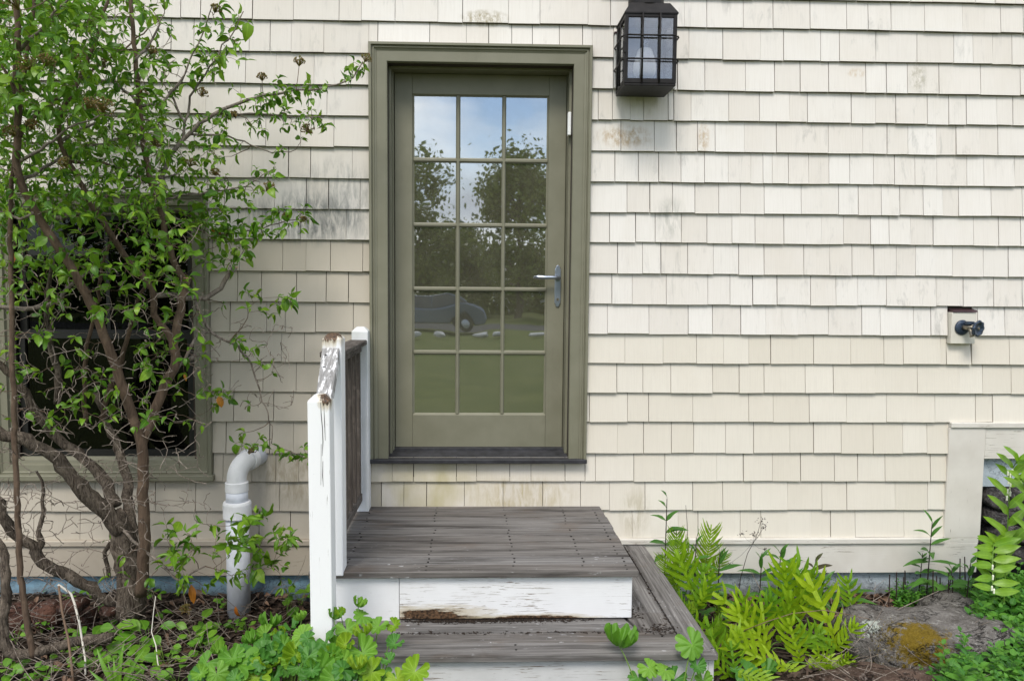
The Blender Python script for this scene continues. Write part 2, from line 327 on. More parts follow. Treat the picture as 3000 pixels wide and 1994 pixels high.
jm = {'B': [135, 355, 635, 795, 1096, 1302, 1615, 1764], 'C': [243, 582, 820, 966, 1118, 1250, 1426, 1580, 1900], 'D': [35, 1780, 2200], 'E': [1893, 1978, 2140], 'F': [2050, 2193], 'G': [1792, 1944, 2078, 2223], 'H': [1872, 2020, 2167],
 'I': [35, 1757, 1927, 2055, 2225], 'J': [1810, 1973, 2092], 'K': [50, 1773, 1905, 2127], 'L': [1743, 2015], 'M': [1857, 2107], 'N': [1805, 1975, 2157], 'O': [1875, 2012], 'P': [1808, 1980, 2160],
 'Q': [336, 475, 755, 888, 1104, 1243, 1466, 1665, 1917, 2120], 'R': [265, 411, 560, 807, 1061, 1320, 1568, 1757, 1988], 'S': [700, 1200, 1905, 2205], 'A': [200, 520, 760, 1010, 1400, 1700, 2000]}
jl = {'A': [1300, 1640, 1990], 'B': [1067, 1196, 1326, 1664, 1930, 2228], 'C': [1133, 1281, 1643, 1778, 1917, 2130], 'D': [595, 1095, 1417, 1618, 1818, 2066], 'E': [1057, 1585, 1717, 2027, 2150], 'F': [1213, 1495, 1750, 1978, 2195],
 'G': [1367, 1660, 1898, 2043], 'H': [1480, 1808, 2015, 2160], 'I': [1570, 1727, 1975], 'J': [1860, 2013, 2173], 'K': [1565, 1720, 1950, 2145], 'L': [1755, 1877, 2075], 'M': [1852, 2000], 'N': [1517, 1730, 1948], 'O': [1540, 1800],
 'P': [1490, 1775, 1930], 'Q': [1470, 1658, 1815, 1965], 'R': [188, 350, 1290, 1840], 'S': [535, 985, 1295, 1705, 1910]}
names = 'ABCDEFGHIJKLMNOPQRS'
def rowz(rw): return sum(at(*q).z for q in rowy[rw])/len(rowy[rw])
zs = [rowz(r_) for r_ in names]
zs = [zs[0]+.155*i for i in (3, 2, 1)] + zs          # three more courses above the frame
allrows = ['x', 'y', 'z'] + list(names)
XL, XR = -3.1, 3.9
end_r = {'P': 2778, 'Q': 2774, 'R': 2771, 'S': 2768}
corner_l = {kk: at(v, 1400).x for kk, v in end_r.items()}
rect = []                                             # (x0,x1,zbot,ztop,row)
random.seed(11)
for i, rw in enumerate(allrows):
    zb = zs[i]; zt = (zs[i-1] if i else zb+.155)
    if rw in names:
        ym = rowy[rw][-1][1]-45
        js = [at(2000+x/k, ym).x for x in jr[rw]] + [at(1000+x/k, ym).x for x in jm.get(rw, [])] + [at(x/k, ym).x for x in jl.get(rw, [])]
    else: js = []
    js = sorted(js + [XL, corner_l.get(rw, XR)]); full = []
    for a, b in zip(js, js[1:]):                      # fill what the shrub hides with shingles of ordinary widths
        full.append(a); n = 0; covered = .42 if a > cas_r-.2 or (a > -1.0) else .34
        if b-a > covered and not (rw == 'O' and a > 0):
            m = max(2, round((b-a)/.19)); cuts = sorted(a+(b-a)*(q+random.uniform(-.25, .25))/m for q in range(1, m)); full += cuts
    full.append(js[-1])
    for a, b in zip(full, full[1:]):
        if b-a < .02: continue
        rect.append((a, b, zb, zt, rw))
def cut(rects, X0, X1, Z0, Z1):
    """remove an opening, keeping the pieces round it"""
    o = []
    for (a, b, zb, zt, rw) in rects:
        if b <= X0 or a >= X1 or zt <= Z0 or zb >= Z1: o.append((a, b, zb, zt, rw)); continue
        if a < X0-.012: o.append((a, X0, zb, zt, rw))
        if b > X1+.012: o.append((X1, b, zb, zt, rw))
        if zt > Z1+.012: o.append((max(a, X0), min(b, X1), max(zb, Z1), zt, rw))
        if zb < Z0-.012: o.append((max(a, X0), min(b, X1), zb, min(zt, Z0), rw))
    return o
rect = cut(rect, cas_l, cas_r, cas_b-.012, cas_t)
rect = cut(rect, win_l, win_r, win_b, win_t)
blk = (at(2784, 960, -.04).x, at(2857, 960, -.04).x, at(2820, 1007, -.04).z, at(2820, 898, -.04).z)
rect = cut(rect, *blk)
lan = (at(1795, 180).x, at(1975, 180).x, at(1800, 265).z, at(1800, 98).z)
rect = cut(rect, *lan)
# splits of merged pieces: a shingle is never wider than about 30 cm
fin = []
for (a, b, zb, zt, rw) in rect:
    fin.append((a, b, zb, zt, rw))
def shingle_verts(a, b, zb, zt, seed):
    r_ = random.Random(seed); g0, g1 = r_.choice([.0006, .001, .0016, .0024]), r_.choice([.0006, .001, .0016, .0024])
    t = .0160+r_.uniform(-.002, .0035); dz = r_.uniform(-.0022, .0022) if zt-zb > .1 else 0; tw = r_.uniform(-.0012, .0012); sk = r_.uniform(-.0015, .0015)
    y0, y1 = -.006-t, -.0075
    x0, x1 = a+g0, b-g1; zl, zr = zb+dz+sk*.6, zb+dz-sk*.6; up = zt+(.022 if zt-zb > .1 else 0.002)
    if up > zt+.01: y1 = -.004
    c = .0016
    vs = [(x0, y0+c+tw, zl), (x1, y0+c-tw, zr), (x0, y0+tw, zl+c), (x1, y0-tw, zr+c), (x0, y1, up), (x1, y1, up), (x0, -.002, zl), (x1, -.002, zr), (x0, -.001, up), (x1, -.001, up)]
    vs += [vs[6], vs[7], vs[1], vs[0]]
    fs = [(0, 1, 3, 2), (2, 3, 5, 4), (10, 11, 12, 13), (4, 5, 9, 8), (0, 2, 4, 8, 6), (1, 7, 9, 5, 3)]
    return vs, fs
def leftness(x, z):
    return max(0, min(1, (-.45-x)/.10)) if x < 0 else 0
cand = []
old_r = set('xyzABCDEFGHIJKL'); old_l = set('xyzABCDEFGHI')
items = []
for i, (a, b, zb, zt, rw) in enumerate(fin):
    cx_ = (a+b)/2; old = 1.0 if rw in (old_r if cx_ > 0 else old_l) else 0.0
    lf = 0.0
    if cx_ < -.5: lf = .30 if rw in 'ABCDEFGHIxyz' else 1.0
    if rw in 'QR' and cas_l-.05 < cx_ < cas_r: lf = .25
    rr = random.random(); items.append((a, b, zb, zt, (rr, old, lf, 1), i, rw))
    seen = not (cx_ < -1.15 and True)
    if rw in names and a < 3.0 and b > -2.5: cand.append(((b-a)*(zt-zb)*(1 if seen else .15), i))
cand.sort(reverse=True); chosen = set(i for _, i in cand[:300])
rest = MB()
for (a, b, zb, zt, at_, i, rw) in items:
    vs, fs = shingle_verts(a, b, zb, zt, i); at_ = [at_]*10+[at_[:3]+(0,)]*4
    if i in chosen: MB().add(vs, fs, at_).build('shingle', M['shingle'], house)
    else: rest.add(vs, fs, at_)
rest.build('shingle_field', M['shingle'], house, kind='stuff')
print('shingles', len(items), 'single', len(chosen))
# sheathing behind, with real openings for door and window
wb_t = at(1400, 1571).z                               # top of the drip cap
opl, opr, opt = cas_l+OP, cas_r-OP, cas_t-OP
wgl, wgr, wgt, wgb = win_l+.10, win_r-.10, win_t-.10, win_b+.05
sh = MB(); zt_ = zs[0]+.3
for x0, x1, z0, z1 in ((XL, wgl, wb_t-.04, zt_), (wgr, opl, wb_t-.04, zt_), (opr, XR, wb_t-.04, zt_), (wgl, wgr, wb_t-.04, wgb), (wgl, wgr, wgt, zt_), (opl, opr, wb_t-.04, cas_b-.012), (opl, opr, opt, zt_)):
    if x0 == opr: sh.box(opr, at(2781, 1400).x, -.001, .16, z0, z1); sh.box(at(2781, 1400).x, XR, -.001, .16, at(2900, 1240).z, z1)
    else: sh.box(x0, x1, -.001, .16, z0, z1)
sh.build('wall', M['backing'], house)

# ---- water table, drip cap, foundation, stepped end
wt_b = at(2300, 1678, -.03).z; wx = at(2862, 1640, -.03).x; capr = at(2770, 1580, -.045).x
split = (cas_l+cas_r)/2
for x0, x1, mt in ((XL, split-.001, 'trim_shaded'), (split, capr, 'trim')):
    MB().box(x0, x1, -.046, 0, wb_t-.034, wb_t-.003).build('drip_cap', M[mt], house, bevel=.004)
for x0, x1, mt in ((XL, split-.0015, 'trim_shaded'), (split, wx, 'trim')):
    MB().box(x0, x1, -.032, 0, wt_b, wb_t-.0335 if x0 < 0 and mt == 'trim_shaded' else wb_t-.0337).build('water_table_board', M[mt], house, bevel=.003)
ub_l, ub_r = at(2774, 1420, -.030).x, at(2880, 1420, -.030).x; ub_t = at(2830, 1253, -.03).z
MB().box(ub_l, ub_r, -.0300, 0, wb_t-.0065, ub_t).build('upright_corner_board', M['trim_v'], house, bevel=.003)
MB().box(capr+.001, wx+.001, -.0312, 0, wb_t-.0335, wb_t-.0067).build('filler_block', M['trim'], house)
MB().box(ub_l+.004, XR, -.040, 0, ub_t+.001, at(2900, 1238, -.04).z).build('drip_cap', M['trim'], house, bevel=.003)
hb_b = at(2950, 1344, -.026).z
MB().box(ub_r+.001, XR, -.026, 0, hb_b, ub_t).build('water_table_board', M['trim'], house, bevel=.003)
MB().box(XL, ub_r-.01, .006, .16, -.35, wt_b+.02).build('foundation', M['foundation'], house)
MB().box(ub_r-.02, XR, .018, .16, at(2950, 1424, .02).z, hb_b+.02).build('foundation_band', M['foundation'], house)
# fieldstones under the stepped end
def stone_mat(name, lo, hi, lich=(.42, .42, .38), moss=None):
    t = NT(name); p = t.pos(); n = t.noise(p, 11, 6, .65); f = t.noise(p, 70, 5)
    c = t.mix(t.ramp(n, .35, .68), lo, hi); c = t.mix(t.math('MULTIPLY', t.ramp(t.noise(p, 34, 6, .8, .8), .55, .62), .8), c, lich)
    c = t.mix(t.math('MULTIPLY', t.ramp(f, .5, .7), .35), c, tuple(x*.4 for x in lo))
    for (ctr, r_, col, lo_, hi_) in (moss or ()):
        k_ = t.ramp(t.math('ADD', t.math('MULTIPLY', t.blob(p, ctr, r_), 1.0), t.math('MULTIPLY', t.math('SUBTRACT', t.noise(p, 24, 7, .8), .5), 1.7)), lo_, hi_); c = t.mix(k_, c, t.mix(t.noise(p, 160, 3), tuple(x*.45 for x in col), tuple(x*1.35 for x in col)))
    cr_ = t.ramp(t.math('ABSOLUTE', t.math('SUBTRACT', t.noise(t.map(p, (3, 3, 9)), 1, 7, .7, .8), .5)), .0, .012); c = t.mix(t.math('MULTIPLY', t.math('SUBTRACT', 1.0, cr_), .8), c, tuple(x*.3 for x in lo)); t.bump(t.math('ADD', t.math('ADD', n, t.math('MULTIPLY', f, .7)), t.math('MULTIPLY', cr_, .5)), 1.0, .02); return t.done(c, .88, 0, .2)
def stone_mesh(seed, sx, sy, sz, sub=3, flat=.75, lump=.16):
    """squarish split stone: a subdivided cube pulled towards a superellipsoid and dented"""
    import bmesh
    r_ = np.random.default_rng(seed); b = bmesh.new(); bmesh.ops.create_cube(b, size=2); bmesh.ops.subdivide_edges(b, edges=b.edges[:], cuts=sub*2-1, use_grid_fill=True)
    ks = r_.normal(0, 1.6, (7, 3)); ph = r_.uniform(0, 6.28, 7); am = r_.uniform(.3, 1, 7)*lump
    for v in b.verts:
        q = np.array(v.co); n_ = np.linalg.norm(q); e = (np.sum(np.abs(q)**4))**.25; q = q/n_*(1-flat)*1.1 + q/e*flat
        q = q*(1+sum(am[i]*math.sin(ks[i]@q*1.6+ph[i]) for i in range(7))*.5) + r_.normal(0, .018, 3)
        v.co = (q[0]*sx, q[1]*sy, q[2]*sz)
    me = bpy.data.meshes.new('stone'); b.to_mesh(me); b.free(); me.attributes.new('lc', 'FLOAT_COLOR', 'POINT')
    me.polygons.foreach_set('use_smooth', [True]*len(me.polygons)); return me
M['fieldstone'] = stone_mat('dark_fieldstone', (.030, .027, .026), (.115, .105, .10), (.26, .26, .25))
rs = random.Random(5)
fw_pts = [(2905, 1452, 38, 26), (2962, 1440, 34, 20), (3010, 1462, 40, 30), (2900, 1507, 30, 22), (2950, 1492, 30, 22), (2995, 1512, 34, 24), (2912, 1553, 40, 24), (2975, 1560, 38, 26), (3040, 1545, 40, 26), (2900, 1602, 36, 24), (2960, 1612, 40, 26), (3030, 1605, 44, 28), (3075, 1490, 40, 34)]
for i, (x, y, w, h) in enumerate(fw_pts):
    c = at(x, y, .06); me = stone_mesh(40+i, w*1.16/550, .10, h*1.2/550, 4, .9, .13); me.materials.append(M['fieldstone'])
    inst('fieldstone', me, Matrix.Translation(c) @ Matrix.Rotation(rs.uniform(-.35, .35), 4, 'Y'), house)
MB().box(ub_r-.02, XR, .10, .18, -.3, at(2950, 1424, .02).z+.01).build('stone_backing', M['black'], house)

# ---- door casing: one mitred moulding round three sides
prof = [(0, 0), (0, -.046), (.003, -.049), (.013, -.049), (.0145, -.046), (.0145, -.036), (.0185, -.036), (.022, -.0405), (.0265, -.0395), (.030, -.033), (.041, -.0275), (.042, -.0305), (OP-.003, -.0305), (OP, -.0275), (OP, 0)]
def casing(prof, xl, xr, zt, zb, closed=False):
    m = MB(); n = len(prof)
    if not closed:
        path = [lambda u: (xl+u, zb), lambda u: (xl+u, zt-u), lambda u: (xr-u, zt-u), lambda u: (xr-u, zb)]
    else:
        path = [lambda u: (xl+u, zb+u), lambda u: (xl+u, zt-u), lambda u: (xr-u, zt-u), lambda u: (xr-u, zb+u), lambda u: (xl+u, zb+u)]
    segs = []
    for a, b in zip(path, path[1:]):
        vs = []
        for f in (a, b):
            for u, y in prof: x, z = f(u); vs.append((x, y, z))
        fs = [(i, i+1, n+i+1, n+i) for i in range(n-1)] + [tuple(range(n)), tuple(range(2*n-1, n-1, -1))]
        segs.append((vs, fs))
    return segs
dfr = bpy.data.objects.new('door_frame', None); COL.objects.link(dfr); attach(dfr, house)
for vs, fs in casing(prof, cas_l, cas_r, cas_t, cas_b): fixn(MB().add(vs, fs).build('casing_board', M['olive'], dfr))
YD = .135                                             # face of the door, set back in the jamb
jb = MB()
for s_, xo in ((1, opl), (-1, opr)):
    a, b = sorted((xo-.004*s_, xo-.03*s_)); jb.box(a, b, -.022, .19, cas_b, opt+.03)
    a, b = sorted((xo-.003*s_, xo+.0125*s_)); jb.box(a, b, .050, .19, cas_b+.02, opt-.001)
jb.box(opl-.004, opr+.004, -.022, .19, opt+.004, opt+.035)
jb.box(opl+.0126, opr-.0126, .050, .19, opt-.012, opt+.003)
jb.build('jamb', M['olive'], dfr, bevel=.0015)
dl, dr = at(1157.5, 750, YD).x, at(1653.5, 750, YD).x
d_t = opt-.0135; d_b = at(1400, 1312, YD).z
jb2 = MB()
jb2.box(opl+.0127, dl-.003, .095, .19, cas_b+.02, opt-.0125); jb2.box(dr+.003, opr-.0127, .095, .19, cas_b+.02, opt-.0125)
jb2.build('door_stop', M['olive'], dfr, bevel=.0015)
# threshold: dark sill nose, weathered sill and saddle
zn0 = at(1400, 1358, -.06).z; zn1 = at(1400, 1346, -.06).z
MB().box(cas_l-.002, cas_r+.002, -.062, .0, zn0, zn1).build('sill_nose', M['threshold'], dfr, bevel=.003)
MB().prism([(.001, zn0+.002), (.001, zn1+.001), (.10, zn1+.020), (.10, zn0)], 0, opl+.001, opr-.001).build('sill', M['threshold'], dfr)
MB().prism([(.1005, zn0), (.1005, zn1+.0275), (.112, zn1+.030), (.19, zn1+.033), (.19, zn0)], 0, opl+.013, opr-.013).build('saddle', M['threshold'], dfr, bevel=.001)
# ---- the door: stiles and rails, muntins, twelve... fifteen panes
colx = [(485, 752), (781, 1050), (1077, 1338)]; rowsy = [(640, 1040, 0), (1070, 1465, 0), (37, 428, 650), (455, 842, 650), (870, 1250, 650)]
YP = YD+.014
px = [(at(1000+a/2.24, 750, YP).x, at(1000+b/2.24, 750, YP).x) for a, b in colx]
px = [(a-.003, b-.001) for a, b in px]
pz = [(at(1400, o_+b/2.24, YP).z, at(1400, o_+a/2.24, YP).z) for a, b, o_ in rowsy]
gx0, gx1, gz0, gz1 = px[0][0]-.011, px[2][1]+.011, pz[4][0]-.011, pz[0][1]+.011
door = MB()
door.box(dl, gx0-.0007, YD, YD+.045, d_b, d_t).box(gx1+.0007, dr, YD, YD+.045, d_b, d_t).box(gx0, gx1, YD+.0004, YD+.045, gz1, d_t).box(gx0, gx1, YD+.0004, YD+.045, d_b, gz0)
door = door.build('door', M['olive'], house, bevel=.0012, label='olive green door with fifteen small glass panes')
def frame_bevel(m, x0, x1, z0, z1, w, y0, y1):
    """picture-frame bead sloping in from face y0 to glass y1"""
    for (a, b, c_, d_) in (((x0, z0), (x1, z0), (x1-w, z0+w), (x0+w, z0+w)), ((x1, z0), (x1, z1), (x1-w, z1-w), (x1-w, z0+w)), ((x1, z1), (x0, z1), (x0+w, z1-w), (x1-w, z1-w)), ((x0, z1), (x0, z0), (x0+w, z0+w), (x0+w, z1-w))):
        m.add([(a[0], y0, a[1]), (b[0], y0, b[1]), (c_[0], y1, c_[1]), (d_[0], y1, d_[1])], [(0, 1, 2, 3)])
fb = MB(); frame_bevel(fb, gx0, gx1, gz0, gz1, .0105, YD+.0015, YP+.001); fb.build('glazing_bead', M['olive'], door)
def bar(x0, x1, z0, z1, vert):
    w = .0052
    if vert:
        c = (x0+x1)/2; pr = [(x0-.001, YP+.003), (x0-.001, YP-.001), (c-w, YD+.001), (c+w, YD+.001), (x1+.001, YP-.001), (x1+.001, YP+.003)]
        return MB().prism(pr, 2, z0, z1)
    c = (z0+z1)/2; m = MB(); m.prism([(YP+.003, z0-.001), (YP-.001, z0-.001), (YD+.0016, c-w), (YD+.0016, c+w), (YP-.001, z1+.001), (YP+.003, z1+.001)], 0, x0, x1); return m
for i in (0, 1): fixn(bar(px[i][1], px[i+1][0], gz0+.006, gz1-.006, True).build('muntin', M['olive'], door))
for j in range(4): fixn(bar(gx0+.006, gx1-.006, pz[j+1][1], pz[j][0], False).build('muntin', M['olive'], door))
rp = random.Random(3)
for j in range(5):
    for i in range(3):
        x0, x1 = px[i]; z0, z1 = pz[j]; m = MB(); m.box(x0-.004, x1+.004, YP+.0005, YP+.0035, z0-.004, z1+.004)
        o = m.build('pane', M['pane'], door)
        c = Vector(((x0+x1)/2, YP+.002, (z0+z1)/2)); rx, rz = rp.uniform(-.0012, .0012), rp.uniform(-.0012, .0012)   # panes never sit quite parallel
        o.data.transform(Matrix.Translation(c) @ Matrix.Rotation(rx, 4, 'X') @ Matrix.Rotation(rz, 4, 'Z') @ Matrix.Translation(-c))
# handle
hp = at(1634, 815, YD-.003); pw = .0165; pt_, pb_ = at(1634, 776, YD-.003).z, at(1634, 899, YD-.003).z; xc = hp.x
outl = [(-pw, pb_+.024), (-.012, pb_+.018), (-.010, pb_+.008), (-.004, pb_+.001), (.004, pb_+.001), (.010, pb_+.008), (.012, pb_+.018), (pw, pb_+.024), (pw, pt_-.024), (.012, pt_-.018), (.010, pt_-.008), (.004, pt_-.001), (-.004, pt_-.001), (-.010, pt_-.008), (-.012, pt_-.018), (-pw, pt_-.024)]
lp = fixn(MB().prism([(xc+a, b) for a, b in outl], 1, YD-.009, YD+.001).build('lock_plate', M['steel'], door, bevel=.002, seg=2))
tip = at(1569, 811, YD-.055).x
MB().tube([(xc, YD-.008, hp.z), (xc, YD-.032, hp.z), (xc, YD-.046, hp.z+.001), (xc-.010, YD-.055, hp.z+.003), (xc-.035, YD-.056, hp.z+.004), (xc-.075, YD-.055, hp.z+.003), (tip+.012, YD-.054, hp.z+.005), (tip, YD-.053, hp.z+.006)],
          [.0125, .0125, .012, .0105, .0095, .0105, .0095, .005], 14).build('lever_handle', M['steel'], door, smooth=True)
kz = at(1634, 877, YD).z
MB().lathe((xc, YD-.012, kz), [(.0085, 0), (.0085, .004)], 18, 1).build('lock_cylinder', M['brass'], door)
MB().box(xc-.0012, xc+.0012, YD-.0135, YD-.0122, kz-.006, kz+.005).build('keyhole', M['black'], door)
# little white sensor on the jamb beside the door
sx = at(1668, 360, .03)
MB().box(sx.x-.009, sx.x+.008, .012, .048, at(1668, 398, .03).z, at(1668, 330, .03).z).build('door_sensor', M['plastic'], dfr, bevel=.003, label='small white plastic contact sensor fixed to the right jamb')
# dim room behind door and window
rm = MB(); rm.box(XL+.1, XR-.1, .5, 3.0, -.2, 3.4); o = rm.build('interior', M['interior'], house)
o.data.flip_normals()
shade_m = m_plain('olive_grey_roller_shade', (.16, .165, .125), .9, 0, .05, 6)
MB().box(dl+.06, dr-.06, YD+.10, YD+.104, gz0+.06, gz1+.08).build('roller_shade', shade_m, door)

# ---- window on the left
wprof = [(0, 0), (0, -.040), (.003, -.043), (.014, -.043), (.016, -.034), (.024, -.037), (.030, -.030), (.062, -.028), (.066, -.012), (.085, -.010), (.10, .012), (.10, .05)]
win = bpy.data.objects.new('window', None); COL.objects.link(win); attach(win, house); win['label'] = 'dark double-hung window in an olive frame'
for vs, fs in casing(wprof, win_l, win_r, win_t, win_b, True): fixn(MB().add(vs, fs).build('frame', M['olive'], win))
MB().box(win_l-.012, win_r+.012, -.058, -.001, win_b-.018, win_b+.012).build('sill', M['olive'], win, bevel=.003)
mz = at(300, 980, .03).z
def sash(x0, x1, z0, z1, y, nm, cols, rows_):
    s_ = MB(); w = .035
    s_.box(x0, x0+w, y, y+.03, z0, z1).box(x1-w, x1, y, y+.03, z0, z1).box(x0+w, x1-w, y+.0003, y+.03, z0, z0+w).box(x0+w, x1-w, y+.0003, y+.03, z1-w, z1)
    for i in range(1, cols): xx = x0+w+(x1-x0-2*w)*i/cols; s_.box(xx-.009, xx+.009, y+.004, y+.026, z0+w, z1-w)
    for i in range(1, rows_): zz = z0+w+(z1-z0-2*w)*i/rows_; s_.box(x0+w, x1-w, y+.0045, y+.0255, zz-.009, zz+.009)
    s_.build('sash', M['sash'], win)
    for i in range(cols):
        for j in range(rows_):
            a = x0+w+(x1-x0-2*w)*i/cols; b = x0+w+(x1-x0-2*w)*(i+1)/cols; c_ = z0+w+(z1-z0-2*w)*j/rows_; d_ = z0+w+(z1-z0-2*w)*(j+1)/rows_
            MB().box(a+.002, b-.002, y+.013, y+.016, c_+.002, d_-.002).build('pane', M['winpane'], win)
M['sash'] = m_plain('dark_window_sash', (.012, .012, .010), .5)
sash(win_l+.1, win_r-.1, mz-.01, win_t-.1, .052, 'upper', 2, 1)
sash(win_l+.1, win_r-.1, win_b+.1, mz+.015, .022, 'lower', 1, 1)

# ---- mounting blocks on the wall
M['oldwhite'] = m_white('weathered_white_block', .9, 2, (), .8, (.62, .61, .58), (.40, .39, .37))
MB().box(lan[0]+.003, lan[1]-.003, -.034, 0, lan[2]+.003, lan[3]-.012).build('lantern_mounting_block', M['oldwhite'], house, bevel=.003)
MB().box(lan[0], lan[1], -.040, 0, lan[3]-.0115, lan[3]-.004).build('lantern_block_flashing', M['flash'], house)
M['cream'] = m_plain('cream_paint', (.655, .625, .545), .6, 0, .03, 8)
MB().box(blk[0]+.003, blk[1]-.001, -.046, 0, blk[2]+.001, blk[3]-.031).build('tap_mounting_block', M['cream'], house, bevel=.002)
MB().prism([(-.005, blk[3]-.012), (-.050, blk[3]-.021), (-.052, blk[3]-.029), (-.045, blk[3]-.030), (-.005, blk[3]-.030)], 0, blk[0]+.006, blk[1]+.002).build('tap_block_flashing', M['flash'], house)

# ================================================================== LANTERN
ZL0, ZL1 = at(1895, 243.5, -.262).z, at(1895, 36, -.262).z
xl0, xl1 = at(1830.5, 140, -.262).x, at(1983, 140, -.262).x; yb, yf = -.038, -.262
lc = Vector(((xl0+xl1)/2, (yb+yf)/2, ZL0))
lamp = thing('wall_lantern', lc, 'black metal box lantern with barred glass panes right of the door', 'lantern')
BM = M['black_metal']
def fr(nm, *boxes, bev=.001):
    m = MB()
    for b in boxes: m.box(*b)
    return m.build(nm, BM, lamp, bevel=bev)
cw = .017
MB().box(xl0+.001, xl1-.001, yf+.001, yb-.001, ZL0-.012, ZL0).build('bottom_plate', BM, lamp, bevel=.002)
for x in (xl0, xl1-cw):
    for y in (yf, yb-cw): fr('corner_post', (x, x+cw, y, y+cw, ZL0+.0005, ZL1))
fr('top_band', (xl0+cw, xl1-cw, yf+.0005, yf+.006, ZL1-.022, ZL1-.0005), (xl0+.0005, xl0+.006, yf+cw, yb-cw, ZL1-.022, ZL1-.0005), (xl1-.006, xl1-.0005, yf+cw, yb-cw, ZL1-.022, ZL1-.0005))
fr('bottom_band', (xl0+cw, xl1-cw, yf+.0005, yf+.006, ZL0+.001, ZL0+.023), (xl0+.0005, xl0+.006, yf+cw, yb-cw, ZL0+.001, ZL0+.023), (xl1-.006, xl1-.0005, yf+cw, yb-cw, ZL0+.001, ZL0+.023))
fr('back_plate', (xl0+cw+.0005, xl1-cw-.0005, yb-.004, yb+.003, ZL0+.001, ZL1-.001))
MB().box(xl0+.012, xl1-.012, yb-.0075, yb-.0045, ZL0+.004, ZL1-.004).build('reflector', m_plain('dull_tin', (.17, .17, .19), .5, .3), lamp)
H_ = ZL1-ZL0; bw = .0047
for f_ in (1/3, 2/3):
    xx = xl0+(xl1-xl0)*f_; MB().tube([(xx, yf-.008, ZL0+.002), (xx, yf-.009, ZL1-.002)], bw, 8).build('guard_bar', BM, lamp, smooth=True)
    zz = ZL0+H_*(f_-.0); MB().tube([(xl0-.006+.012, yf-.014, zz), (xl1-.006, yf-.014, zz)], bw*.95, 8).build('guard_bar', BM, lamp, smooth=True)
    for sx_, xx2 in ((-1, xl0), (1, xl1)):
        yy = yf+(yb-yf)*f_; MB().tube([(xx2+sx_*.008, yy, ZL0+.002), (xx2+sx_*.008, yy, ZL1-.03)], bw*.8, 8).build('guard_bar', BM, lamp, smooth=True)
        MB().tube([(xx2+sx_*.004, yf+.002, zz), (xx2+sx_*.013, yf+.02, zz), (xx2+sx_*.013, yb-.02, zz), (xx2+sx_*.004, yb, zz)], bw*.9, 8).build('guard_bar', BM, lamp, smooth=True)
for b in ((xl0+.008, xl1-.008, yf+.0072, yf+.009, ZL0+.004, ZL1-.004), (xl0+.0072, xl0+.009, yf+.0095, yb-.0085, ZL0+.004, ZL1-.004), (xl1-.009, xl1-.0072, yf+.0095, yb-.0085, ZL0+.004, ZL1-.004)):
    MB().box(*b).build('glass_pane', M['lampglass'], lamp)
# hipped roof and round vent
rx, ry = .030, .030; rf = MB()
o1 = [(xl0-.004, yf-.004, ZL1), (xl1+.004, yf-.004, ZL1), (xl1+.004, yb+.002, ZL1), (xl0-.004, yb+.002, ZL1)]; ht = .055
o2 = [(xl0+rx, yf+ry, ZL1+ht), (xl1-rx, yf+ry, ZL1+ht), (xl1-rx, yb-.012, ZL1+ht), (xl0+rx, yb-.012, ZL1+ht)]
rf.add([(a, b, c-.006) for a, b, c in o1]+o1+o2, [(0, 3, 2, 1), (0, 1, 5, 4), (1, 2, 6, 5), (2, 3, 7, 6), (3, 0, 4, 7), (4, 5, 9, 8), (5, 6, 10, 9), (6, 7, 11, 10), (7, 4, 8, 11), (8, 9, 10, 11)])
rf.build('roof', BM, lamp)
MB().lathe((lc.x-.004, lc.y, ZL1+ht), [(.088, 0), (.088, .07), (.094, .075), (.094, .15), (.05, .19)], 32).build('vent_hood', BM, lamp, smooth=False)
MB().lathe((xl1-.016, yf+.02, ZL1+.012), [(.005, 0), (.005, .018)], 10).build('rivet', BM, lamp)
MB().box(xl0-.010, xl0+.004, yf-.010, yf+.003, ZL0+H_*.42, ZL0+H_*.58).build('latch', BM, lamp, bevel=.002)
# lamp inside: white pear-shaped bulb with clear chimney
bulb_m = m_plain('white_glass_bulb', (.86, .86, .86), .25)
bz = ZL0+.055; bc = (lc.x-.004, lc.y+.0, bz)
MB().lathe((bc[0], bc[1], ZL0+.001), [(.024, 0), (.024, .02), (.016, .03), (.016, .056)], 18).build('socket', BM, lamp)
MB().lathe(bc, [(.038, 0), (.052, .014), (.058, .038), (.057, .062), (.050, .092), (.041, .118), (.036, .134), (.029, .142)], 28).build('bulb', bulb_m, lamp, smooth=True)
MB().lathe((bc[0], bc[1], bz+.13), [(.019, 0), (.019, .075), (.0175, .075), (.0175, 0)], 20).build('chimney', M['lampglass'], lamp, smooth=True)

# ================================================================== GARDEN TAP
tc0 = at(2818, 959, -.047)
tap = thing('garden_tap', tc0, 'blue grey garden tap on a cream block in the wall', 'tap')
MB().lathe((tc0.x, tc0.y, tc0.z), [(.038, 0), (.041, -.003), (.034, -.009), (.015, -.013)], 24, 1).build('flange', M['bluegrey'], tap, smooth=True)
ax_ = Vector((.34, -.80, -.10)).normalized(); b0 = tc0.copy(); wc = tc0+Vector((.036, -.074, -.001))
b1 = tc0+Vector((.012, -.042, .004)); MB().tube([b0, b0+Vector((.004, -.03, .002)), b1, b1+(wc-b1)*.8], [.013, .012, .0145, .010], 14).build('body', M['brass'], tap, smooth=True)
MB().tube([b1+Vector((-.002, 0, -.004)), b1+Vector((.002, -.014, -.024)), b1+Vector((.004, -.019, -.040)), b1+Vector((.005, -.022, -.050))], [.010, .0095, .010, .0125], 14).build('spout', M['brass'], tap, smooth=True)
